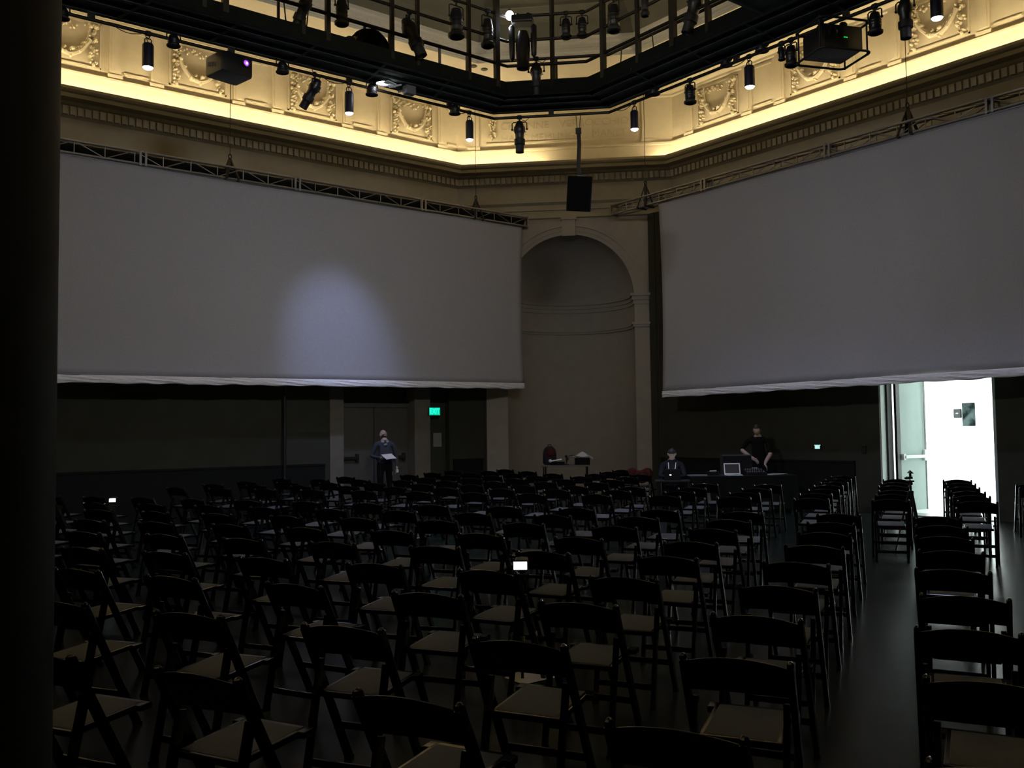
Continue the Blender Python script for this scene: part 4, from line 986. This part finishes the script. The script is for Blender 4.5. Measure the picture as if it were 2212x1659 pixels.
man = person('person', 'bald bearded man in slate shirt looking up, holding a white sheet by the left doors', (pm.x, pm.y, 0), rzm + math.radians(10), P, PT,
             [M_SKIN2, M_BEARD, M_HAIR, M_SHIRT, M_TROUSER, M_SHOE], hm, {'R': ((-.85, .45, .10), (0, .1, 1), (.2, 1, .2), .30), 'L': ((.05, .10, -1), (1, 0, 0), (0, 1, 0), .35)}, beard=True, extra=man_extra)
bpy.context.view_layer.update()
M = man.matrix_world
c = M @ Vector((-.035, .335, 1.165)); g = G(); g.box((0, 0, 0), (.28, .21, .006), None, .001)
o = g.build('paper_sheet', M_PAPER, loc=c); o.rotation_euler = Matrix(M.to_3x3() @ Matrix.Rotation(math.radians(-28), 3, 'X') @ Matrix.Rotation(math.radians(-10), 3, 'Y') @ Matrix.Rotation(math.radians(25), 3, 'Z')).to_euler()
tag(o, 'white sheet held out by the man looking up', 'paper')
c = M @ Vector((-.265, .085, .83)); g = G(); g.box((0, 0, 0), (.05, .06, .07), None, .012); tag(g.build('paper_cup', M_PAPER, loc=c), 'small white object in the lowered hand of the man looking up', 'cup')
# 2: mixing table, its things, the seated woman and the standing man in a tee
vdir = fw.copy()
tc_ = on_z(1598, 1026, .755); tc_.z = 0
tx = (rt0).normalized(); rzt = math.atan2(tx.y, tx.x)
tb = thing('folding_table', 'long black-clothed mixing table below the right screen', 'table', (tc_.x, tc_.y, 0), rzt)
g = G(); g.b2((-1.06, -.38, .725), (1.06, .38, .755), .006); g.build('table_top', M_BLACK, tb)
for x in (-.95, .95):
    for y in (-.30, .30):
        g = G(); g.cyl((x, y, 0), (x, y, .725), .018); g.build('leg', M_BLACK, tb)
g = G(); g.grid(lambda u, v: Vector((-1.065 + 2.13 * u, -.385 - .012 * math.sin(60 * u) * (1 - v), .10 + .655 * v)), 80, 3); g.build('table_skirt', M_TEE, tb, thick=.004)
Tm = Matrix.Translation((tc_.x, tc_.y, 0)) @ Matrix.Rotation(rzt, 4, 'Z')
def on_table(px, dy): # x on the table for a pixel column
    best = None
    for k in range(-140, 141):
        x = k / 100; q = Tm @ Vector((x, dy, .76)); e = abs(proj(q)[0] - px)
        if best is None or e < best[0]: best = (e, x)
    return best[1]
def tthing(name, label, cat, px, dy, rz=0, z=.755):
    q = Tm @ Vector((on_table(px, dy), dy, z)); return thing(name, label, cat, q, rzt + rz)
lp_ = tthing('laptop', 'open white-framed laptop with dark screen on the mixing table', 'laptop', 1584, -.12, 0)
M_LAPF = mat('white_laptop_plastic', (.80, .82, .84), .4, var=.02, emit=(.8, .85, .9), strength=.0)
g = G(); g.b2((-.155, -.15, .0), (.155, .06, .018), .004); g.build('base', M_LAPF, lp_)
g = G(); g.b2((-.14, -.06, .018), (.14, .05, .020)); g.build('keyboard', M_PLASTIC, lp_)
Ms = Matrix.Translation((0, .06, .012)) @ Matrix.Rotation(math.radians(-14), 4, 'X')
g = G(); t_, w_, h_ = .022, .165, .235
g.b2((-w_, 0, 0), (w_, .010, .030)); g.b2((-w_, 0, h_ - t_), (w_, .010, h_)); g.b2((-w_, 0, .03), (-w_ + t_, .010, h_ - t_)); g.b2((w_ - t_, 0, .03), (w_, .010, h_ - t_)); g.xf(Ms); g.build('screen_frame', M_LAPF, lp_)
g = G(); g.b2((-w_ + t_, .001, .03), (w_ - t_, .006, h_ - t_)); g.xf(Ms); g.build('screen', M_LAPGLOW, lp_)
mc = tthing('flight_case', 'large black flight case standing on the table behind the laptop', 'case', 1590, .17, 0)
g = G(); g.b2((-.29, -.12, .0), (.29, .16, .40), .008); g.build('body', M_PLASTIC, mc)
g = G(); g.b2((-.295, -.125, .385), (.295, .165, .402), .004); g.b2((-.295, -.125, .0), (.295, .165, .012), .003); g.build('edge_trim', mat('dull_case_edge', (.10, .105, .10), .5, metal=.4), mc)
mx = tthing('mixing_desk', 'black mixing desk with pale top edge on the table right of the laptop', 'mixer', 1630, -.08)
g = G(); g.add([(-.2, -.2, 0), (.2, -.2, 0), (.2, .2, 0), (-.2, .2, 0), (-.2, -.2, .05), (.2, -.2, .05), (.2, .2, .13), (-.2, .2, .13)], [[0, 1, 2, 3], [4, 5, 6, 7], [0, 1, 5, 4], [1, 2, 6, 5], [2, 3, 7, 6], [3, 0, 4, 7]]); g.build('body', M_PLASTIC, mx)
g = G()
for i in range(8): g.cyl((-.16 + i * .045, .08, .10), (-.16 + i * .045, .075, .125), .010, n=8); g.b2((-.166 + i * .045, -.11, .066), (-.154 + i * .045, -.09, .09))
g.build('knob', mat('grey_knob', (.35, .36, .36), .5), mx)
g = G(); g.b2((-.11, .19, .125), (.11, .215, .145)); g.build('rear_strip', mat('pale_strip', (.42, .43, .40), .6), mx)
pk = tthing('paper_stack', 'loose pale papers spread on the right end of the mixing table', 'papers', 1672, -.05)
g = G()
for i in range(4): g.box((-.08 + i * .06, .02 * i - .03, .004 + .005 * i), (.21, .297, .004), Matrix.Rotation(.5 * i - .6, 3, 'Z'))
g.build('sheets', mat('dim_paper', (.40, .42, .40), .8), pk)
pk = tthing('notebook', 'white notebook standing open left of the laptop on the mixing table', 'notebook', 1540, .05, .2)
g = G(); g.box((0, 0, .085), (.14, .02, .02), Matrix.Rotation(-.05, 3, 'Y')); g.box((-.02, -.03, .04), (.22, .16, .08), None, .004); g.mi = [0] * 6 + [1] * (len(g.f) - 6); g.build('cover', [M_PAPER, M_PLASTIC], pk)
pk = tthing('keyboard', 'grey keyboard lying left of the notebook on the mixing table', 'keyboard', 1505, -.1, -.1)
g = G(); g.b2((-.2, -.07, 0), (.2, .07, .022), .004); g.build('body', mat('grey_keyboard', (.2, .2, .2), .6), pk)
# woman seated at the left end
pw = at_depth(1452, 1010, 18.7); pw.z = 0
z0 = .53
P = torso(z0=z0)
for s, x in (('L', -1), ('R', 1)):
    P['hip' + s] = ((x * .10, .03, z0 - .02), .092); P['knee' + s] = ((x * .12, .44, z0 - .01), .062); P['ankle' + s] = ((x * .12, .40, .085), .043); P['toe' + s] = ((x * .13, .54, .035), (.04, .032))
    P['elbow' + s] = ((x * .25, .08, z0 + .22), .045); P['wrist' + s] = ((x * .10, .30, z0 + .235), .028)
rzw = math.atan2(-pw.y, -pw.x) - PI / 2
hw_ = head_at((0, .01, z0 + .575), math.radians(-22), 0)
def long_hair(hg):
    hg.grid(lambda u, v: Vector((.090 * math.sin(PI * v * .62) * math.cos(PI * (.02 + u * .96) + PI), .108 * math.sin(PI * v * .62) * math.sin(PI * (.02 + u * .96) + PI) - .004 + .0 * u, .132 * math.cos(PI * v * .62))) if v < .8 else Vector((.086 * math.cos(PI * (.02 + u * .96) + PI), .10 * math.sin(PI * (.02 + u * .96) + PI) - .004, .132 * math.cos(PI * .8 * .62) - (v - .8) * 1.1)), 18, 14)
    hg.grid(lambda u, v: Vector((.086 * math.sin(v * 1.45) * math.cos(PI * u), .030 + .075 * math.sin(v * 1.45) * math.sin(PI * u), .126 * math.cos(v * 1.2) + .004)), 14, 6)
def hood_extra(t):
    for sx, tilt in ((-1, .30), (1, 0)):
        g = G(); g.tube([(sx * .075, .085, z0 + .50), (sx * (.07 - tilt * .02), .118, z0 + .40), (sx * (.06 - tilt * .14), .125, z0 + .27)], .007, 6); g.build('drawstring', mat('pale_drawstring', (.75, .75, .74), .7), t)
    g = G(); g.grid(lambda u, v: Vector((.13 * math.cos(PI * u), -.02 - .09 * math.sin(PI * u), z0 + .49 + .10 * math.sin(PI * v))), 12, 6); g.build('hood', M_HOOD, t, smooth=True, thick=.01)
person('person', 'seated woman in a dark hooded top with pale drawstrings looking down at a laptop', (pw.x, pw.y, 0), rzw, P, PT, [M_SKIN2, M_BEARD, M_HAIR, M_HOOD, M_TROUSER, M_SHOE], hw_,
       {'R': ((-.2, 1, 0), (0, 0, -1), (-1, 0, 0), .35), 'L': ((.2, 1, 0), (0, 0, -1), (1, 0, 0), .35)}, hair=long_hair, extra=hood_extra)
chair(pw + Vector((math.cos(rzw + PI / 2), math.sin(rzw + PI / 2), 0)) * -.06, rzw, 'black folding chair under the seated woman in the hooded top', 'folding chairs of the far block', False)
q = pw + Vector((math.cos(rzw + PI / 2), math.sin(rzw + PI / 2), 0)) * .47; 
lap2 = thing('laptop', 'dark laptop in front of the seated woman, its small lit mark facing the seats', 'laptop', (q.x, q.y, .70), rzw)
g = G(); g.b2((-.16, -.11, 0), (.16, .11, .02), .004); g.build('base', M_PLASTIC, lap2)
g = G(); g.b2((-.16, .10, .015), (.16, .115, .22), .004); g.build('lid', M_PLASTIC, lap2)
g = G(); g.b2((.02, .1155, .095), (.052, .118, .113)); g.build('lid_mark', M_LCD, lap2)
ts_ = thing('side_table', 'small black table under the seated woman\'s laptop', 'table', (q.x, q.y, 0), rzw)
g = G(); g.b2((-.34, -.2, .67), (.34, .22, .70), .004); g.build('table_top', M_BLACK, ts_)
for x in (-.3, .3):
    for y in (-.16, .18):
        g = G(); g.cyl((x, y, 0), (x, y, .67), .015); g.build('leg', M_BLACK, ts_)
ld = bpy.data.lights.new('laptop_glow', 'AREA'); ld.energy = 1.0; ld.size = .25; ld.color = (.7, .8, 1)
lo = bpy.data.objects.new('laptop_glow', ld); COL.objects.link(lo); lo.matrix_world = Matrix.Translation((q.x, q.y, 0)) @ Matrix.Rotation(rzw, 4, 'Z') @ Matrix.Translation((0, .085, .82)) @ Matrix.Rotation(math.radians(-80), 4, 'X')
# standing man bending over the desk
pd = at_depth(1640, 1000, 19.75); pd.z = 0
rzd = math.atan2(-pd.y, -pd.x) - PI / 2
P = torso(z0=.98); P.update(legs())
P['belly'] = ((0, .03, 1.15), (.15, .11)); P['chest'] = ((.02, .07, 1.37), (.165, .115)); P['neck'] = ((.02, .09, 1.53), (.06, .06)); P['skull'] = ((.02, .11, 1.61), (.052, .056))
for s, x in (('L', -1), ('R', 1)): P['clav' + s] = ((.02 + x * .09, .07, 1.45), (.085, .085)); P['shoulder' + s] = ((.02 + x * .19, .07, 1.44), .068)
P['elbowR'] = ((.36, .17, 1.24), .048); P['wristR'] = ((.12, .34, 1.05), .036)
P['elbowL'] = ((-.24, .20, 1.16), .048); P['wristL'] = ((-.10, .40, .95), .034)
hd = head_at((.02, .10, 1.565), math.radians(-22), math.radians(-12))
def short_hair(hg):
    hg.grid(lambda u, v: Vector((.084 * math.sin(PI * .55 * v) * math.cos(2 * PI * u), .105 * math.sin(PI * .55 * v) * math.sin(2 * PI * u) - .008, .130 * math.cos(PI * .55 * v) + .004)) if math.sin(2 * PI * u) < .45 or v < .62 else Vector((.080 * math.sin(PI * .34) * math.cos(2 * PI * u), .098 * math.sin(PI * .34) * math.sin(2 * PI * u) - .004, .124 * math.cos(PI * .34))), 24, 10)
PT2 = dict(PT); PT2['elbow-wrist'] = 0
person('person', 'standing man in black t-shirt with bare forearms reaching over the mixing table', (pd.x, pd.y, 0), rzd, P, PT2, [M_SKIN2, M_BEARD, M_HAIR, M_TEE, M_TROUSER, M_SHOE], hd,
       {'R': ((-.75, .5, -.45), (-.3, -.2, -1), (-.3, .4, 1), .4), 'L': ((-.5, .4, -.7), (.5, 0, -1), (.3, .5, .8), .4)}, hair=short_hair)
# 3: person crouching on the catwalk
p, Z, t = ring_pt(800, 95, .42)
P = {'pelvis': ((.22, 0, .30), (.16, .15)), 'belly': ((.10, 0, .46), (.155, .15)), 'chest': ((-.12, 0, .46), (.165, .15)), 'neck': ((-.27, 0, .33), (.07, .07)), 'skull': ((-.31, 0, .28), (.055, .055)),
     'clavL': ((-.20, -.10, .42), .085), 'clavR': ((-.20, .10, .42), .085), 'shoulderL': ((-.22, -.19, .40), .07), 'shoulderR': ((-.22, .19, .40), .07),
     'elbowL': ((-.34, -.22, .22), .052), 'elbowR': ((-.34, .22, .22), .052), 'wristL': ((-.42, -.16, .05), .034), 'wristR': ((-.42, .16, .05), .034)}
for s, y in (('L', -1), ('R', 1)):
    P['hip' + s] = ((.22, y * .11, .26), .10); P['knee' + s] = ((-.02, y * .13, .09), .075); P['ankle' + s] = ((.38, y * .13, .06), .046); P['toe' + s] = ((.48, y * .13, .04), (.04, .034))
hc = Matrix.Translation((-.36, 0, .24)) @ Matrix.Rotation(PI / 2, 4, 'Z') @ Matrix.Rotation(math.radians(-70), 4, 'X')
person('person', 'dark-clothed person crouching on the catwalk deck with rounded back', (p.x, p.y, 8.08), math.atan2(t.y, t.x), P, PT, [M_SKIN, M_BEARD, M_HAIR, M_TEE, M_TROUSER, M_SHOE], hc,
       {'R': ((-1, 0, -.15), (0, 0, -1), (0, -1, 0), .2), 'L': ((-1, 0, -.15), (0, 0, -1), (0, 1, 0), .2)}, hair=short_hair)
# ------------------------------------------------------------------ table by the niche
pt_ = at_depth(1222, 1004, 22.0); zt = pt_.z; rzn = math.atan2(tC.y, tC.x)
nt_ = thing('folding_table', 'small pale-edged table in front of the niche carrying bags', 'table', (pt_.x, pt_.y, 0), rzn)
g = G(); g.b2((-.56, -.30, zt - .035), (.56, .30, zt), .005); g.build('table_top', mat('brown_table_top', (.12, .10, .08), .6), nt_)
for x in (-.5, .5):
    for y in (-.25, .25):
        g = G(); g.cyl((x, y, 0), (x, y, zt - .035), .018); g.build('leg', M_BLACK, nt_)
Nm = Matrix.Translation((pt_.x, pt_.y, 0)) @ Matrix.Rotation(rzn, 4, 'Z')
def nthing(name, label, cat, x, y): return thing(name, label, cat, Nm @ Vector((x, y, zt)), rzn)
bp = nthing('backpack', 'dark backpack with a red front standing on the table by the niche', 'backpack', -.38, .02)
g = G(); g.lathe([(.13, 0), (.165, .05), (.16, .25), (.14, .36), (.08, .43), (0, .45)], n=18); g.xf(Matrix.Diagonal((1, .75, 1, 1))); g.build('body', mat('black_backpack', (.010, .009, .010), .8), bp, smooth=True)
g = G(); g.ball((.03, -.10, .29), (.11, .05, .12), 14, 10); g.build('front_pocket', M_RED, bp, smooth=True)
g = G(); g.tube([(-.05, 0, .43), (-.03, 0, .48), (.03, 0, .48), (.05, 0, .43)], .010, 6); g.build('handle', M_RUBBER, bp)
wt = nthing('paper_roll', 'white rolled paper with round end lying on the table before the backpack', 'paper roll', -.22, -.20)
g = G(); g.cyl((-.14, 0, .09), (.14, 0, .135), .018, n=12); g.ball((-.13, 0, .10), .04, 10, 7); g.build('roll', M_PAPER, wt)
g = G(); g.b2((-.16, -.06, 0), (.18, .10, .075), .01); tag(g.build('equipment_bag', M_TEE, loc=Nm @ Vector((-.20, -.13, zt))), 'low black bag under the white rolled paper', 'bag').rotation_euler = (0, 0, rzn)
ms_ = nthing('clamp_stand', 'small dark clamp stand in the middle of the niche table', 'stand', .02, -.08)
g = G(); g.cyl((0, 0, 0), (0, 0, .02), .06); g.cyl((0, 0, 0), (0, 0, .20), .012); g.ball((0, 0, .20), .035, 8, 6); g.ball((.03, 0, .14), .03, 8, 6); g.build('body', M_BLACK, ms_)
cl = nthing('cable_coil', 'thin dark cable looping up from the niche table', 'cable', .16, .05)
g = G(); g.tube([(.13 * math.cos(a) , .02 * math.sin(3 * a), .11 + .115 * math.sin(a)) for a in [-.5 + (PI + 1.0) * k / 16 for k in range(17)]], .007, 6); g.build('loop', M_RUBBER, cl)
bx = nthing('equipment_box', 'black box on the niche table covered by a white sheet', 'box', .40, .02)
g = G(); g.b2((-.18, -.15, 0), (.17, .15, .16), .01); g.build('body', M_TEE, bx)
g = G(); g.grid(lambda u, v: Vector((-.22 + .46 * u, -.16 + .34 * v, .19 + .10 * math.exp(-((u - .5) / .3) ** 2 - ((v - .6) / .4) ** 2) - .09 * max(0, u - .8) * 3 + .015 * math.sin(9 * u + 7 * v))), 18, 14)
sh = g.build('white_sheet', mat('grey_white_cloth', (.52, .49, .48), .85), thick=.004); sh.matrix_world = Nm @ Matrix.Translation((.40, .02, zt)); tag(sh, 'crumpled white sheet lying over the black box on the niche table', 'cloth')
# red coat on a chair near the right side of the niche
pr = at_depth(1385, 1020, 20.6); pr.z = 0
chair(pr, FA - PI / 2 + .2, 'black folding chair below the niche right edge with a dark red coat on it', 'folding chairs of the far block', False)
g = G(); g.grid(lambda u, v: Vector((-.24 + .48 * u + .03 * math.sin(8 * v), TOPY - .05 + .06 * math.cos(PI * v * 1.0) + .012 * math.sin(20 * u), .46 + .36 * math.sin(PI * (.08 + v * .84)) + .03 * math.sin(9 * u))), 22, 14)
ct = g.build('coat', M_RED, thick=.02, smooth=True); ct.location = (pr.x, pr.y, 0); ct.rotation_euler = (0, 0, FA - PI / 2 + .2); tag(ct, 'dark red coat hung over a chair below the niche', 'coat')
# ------------------------------------------------------------------ cameras on tripods
def tripod(base, zh, label, spread=.30, lit=None, yaw=0):
    t = thing('camera_tripod', label, 'tripod', (base.x, base.y, 0), yaw); hub = zh - .22
    for k in range(3):
        a = 2 * PI * k / 3 + .5; g = G(); f = Vector((math.cos(a) * spread, math.sin(a) * spread, .01)); h = Vector((math.cos(a) * .03, math.sin(a) * .03, hub))
        g.cyl(f, f.lerp(h, .5), .010, n=8); g.cyl(f.lerp(h, .48), h, .014, n=8); g.ball(f, .013, 8, 5); lg = g.build('leg', M_BLACK, t)
        g = G(); g.cyl(f.lerp(h, .47), f.lerp(h, .53), .018, n=8); g.build('leg_lock', M_GOLD, lg)
    g = G(); g.cyl((0, 0, hub - .18), (0, 0, hub + .10), .014, n=10); g.cyl((0, 0, hub - .03), (0, 0, hub + .03), .035, n=10); g.build('centre_column', M_BLACK, t)
    g = G(); g.ball((0, 0, hub + .13), .030, 10, 7); g.b2((-.04, -.03, hub + .15), (.04, .03, hub + .17)); g.tube([(0, 0, hub + .13), (-.06, -.10, hub + .10), (-.09, -.18, hub + .08)], .008, 6); g.build('head', M_BLACK, t)
    return t
def video_camera(base, zh, yaw, label, scr=.093, lcd=True, tilt=0):
    t = thing('video_camera', label, 'video camera', (base.x, base.y, zh - .05), yaw)
    c_ = 1 if lcd else .42
    g = G(); g.b2((-.045 * c_, -.06 * c_, 0), (.045 * c_, .10 * c_, .075 * c_), .012 * c_); g.cyl((0, .10 * c_, .04 * c_), (0, .15 * c_, .04 * c_), .030 * c_, n=14); g.build('body', M_PLASTIC, t)
    if lcd:
        R_ = Matrix.Translation((-.01, -.075, .035)) @ Matrix.Rotation(tilt, 4, 'X')
        g = G(); g.box((0, 0, 0), (scr + .012, .008, scr * .60 + .012), None, .003); g.xf(R_); g.build('screen_frame', M_PLASTIC, t)
        g = G(); g.box((0, -.005, 0), (scr, .003, scr * .60)); g.xf(R_); g.build('screen', M_LCD, t)
    else:
        g = G(); g.add([(-.034, -.03, .075), (.040, -.03, .068), (.034, .03, .075), (-.03, .03, .08), (0, 0, .118)], [[0, 1, 4], [1, 2, 4], [2, 3, 4], [3, 0, 4], [0, 1, 2, 3]]); g.cyl((0, 0, .03), (0, 0, .08), .016, n=8); g.b2((-.095, -.02, -.005), (-.02, .02, .025), .006); g.build('viewfinder_hood', M_PLASTIC, t)
    return t
b1 = on_z(1131, 1452, 0); z1 = at_depth(1127, 1219, (b1 - CP).dot(CF)).z
yv = math.atan2(b1.y, b1.x) - PI / 2
b1c = at_depth(1127, 1219, (b1 - CP).dot(CF))
tripod(b1c, z1 - .02, 'black tripod with brass locks standing among the near chairs', .17, yaw=yv)
video_camera(b1c, z1 + .015, yv, 'video camera with bright white screen among the near chairs', .092, True, math.radians(-20))
b2 = at_depth(247, 1080, 13.3); z2 = b2.z; yv = math.atan2(b2.y, b2.x) - PI / 2
tripod(b2, z2 - .02, 'black tripod on the far left of the hall beside the column', .18, yaw=yv)
video_camera(b2, z2 + .015, yv - .2, 'small video camera with bright screen on the far left', .084, True, math.radians(-14))
b3 = on_z(1972, 1197, 0); Z3 = (b3 - CP).dot(CF); z3 = at_depth(1971, 1030, Z3).z
tripod(b3, z3, 'black tripod in the door aisle in front of the lit doorway', .22, yaw=AZ - PI / 2)
video_camera(b3, z3 + .02, AZ - PI / 2 + .5, 'small dark camera silhouetted against the pale door leaf', lcd=False)
# papers on the floor under the near tripod
pf = on_z(1150, 1463, .004); g = G()
g.grid(lambda u, v: Vector((-.16 + .32 * u, -.11 + .22 * v, .006 + .018 * abs(math.sin(PI * u * 1.5)) * v)), 14, 6)
o = g.build('paper_sheet', M_PAPER, loc=(pf.x, pf.y, 0), thick=.002); o.rotation_euler = (0, 0, FA - .5); tag(o, 'crumpled white paper on the floor under the near tripod', 'paper')
# leaflets left on a few seats
k = 0
for lab, target in (('pale leaflet standing on a far chair left of the man looking up', (730, 1049)), ('pale leaflet on a far chair between the exit sign and niche', (1000, 1068)), ('pale leaflet on a chair in front of the mixing table, nearer the niche', (1451, 1065)), ('pale leaflet on a chair in front of the laptop', (1547, 1075))):
    best = min(chair_spots, key=lambda q: abs(proj(q + up * .5)[0] - target[0]) + 2 * abs(proj(q + up * .5)[1] - target[1]))
    c = best + FD * -.07; g = G(); g.box((0, 0, .075), (.11, .004, .15), Matrix.Rotation(math.radians(18), 3, 'X'))
    o = g.build('leaflet', mat('dim_leaflet', (.42, .40, .36), .8), loc=(c.x, c.y, .468)); o.rotation_euler = (0, 0, FA - PI / 2); tag(o, lab, 'leaflet')
# ------------------------------------------------------------------ lights
def spot(name, loc, target, energy, color, size, blend, soft):
    ld = bpy.data.lights.new(name, 'SPOT'); ld.energy = energy; ld.color = color; ld.spot_size = math.radians(size); ld.spot_blend = blend; ld.shadow_soft_size = soft
    lo = bpy.data.objects.new(name, ld); COL.objects.link(lo); lo.location = loc
    lo.rotation_euler = (Vector(target) - Vector(loc)).to_track_quat('-Z', 'Y').to_euler(); return lo
def area(name, loc, target, energy, color, sx, sy):
    ld = bpy.data.lights.new(name, 'AREA'); ld.shape = 'RECTANGLE'; ld.size = sx; ld.size_y = sy; ld.energy = energy; ld.color = color
    lo = bpy.data.objects.new(name, ld); COL.objects.link(lo); lo.location = loc
    lo.rotation_euler = (Vector(target) - Vector(loc)).to_track_quat('-Z', 'Y').to_euler(); return lo
# two area lamps added behind the viewer to brighten the screens
a_ = area('screen_fill_light', (3.8, 1.6, 7.4), (8.4, YS, 4.5), 56, (.96, .96, 1.0), 2.0, .4); a_.data.spread = math.radians(66)
a_ = area('screen_fill_light', (1.2, 8.2, 7.4), (XS, 9.8, 4.4), 38, (.90, .92, 1.0), 2.0, .4); a_.data.spread = math.radians(66)
area('corridor_fill_light', (24.6, 12.0, 2.9), (24.6, 12.0, 0), 300, (.93, 1.0, .97), 3.0, 8.0)  # area lamp added under the corridor ceiling to strengthen the panels' light
dup(pj, (3.8, 1.15, 7.8), PI + .15, 'added black projector body behind the viewer, beside the left screen fill light')  # unseen projector bodies, added to go with the screen fill lamps
dup(pj, (.95, 8.2, 7.8), PI / 2, 'added black projector body behind the viewer, beside the right screen fill light')
w = bpy.data.worlds.new('world'); w.use_nodes = True; w.node_tree.nodes['Background'].inputs['Color'].default_value = (.0, .0, .0, 1); S.world = w
S.view_settings.view_transform = 'Standard'; S.view_settings.look = 'None'; S.view_settings.gamma = 1; S.view_settings.use_curve_mapping = False; S.view_settings.exposure = 0
S.cycles.use_denoising = True; S.cycles.max_bounces = 8; S.cycles.diffuse_bounces = 6; S.cycles.sample_clamp_indirect = 4
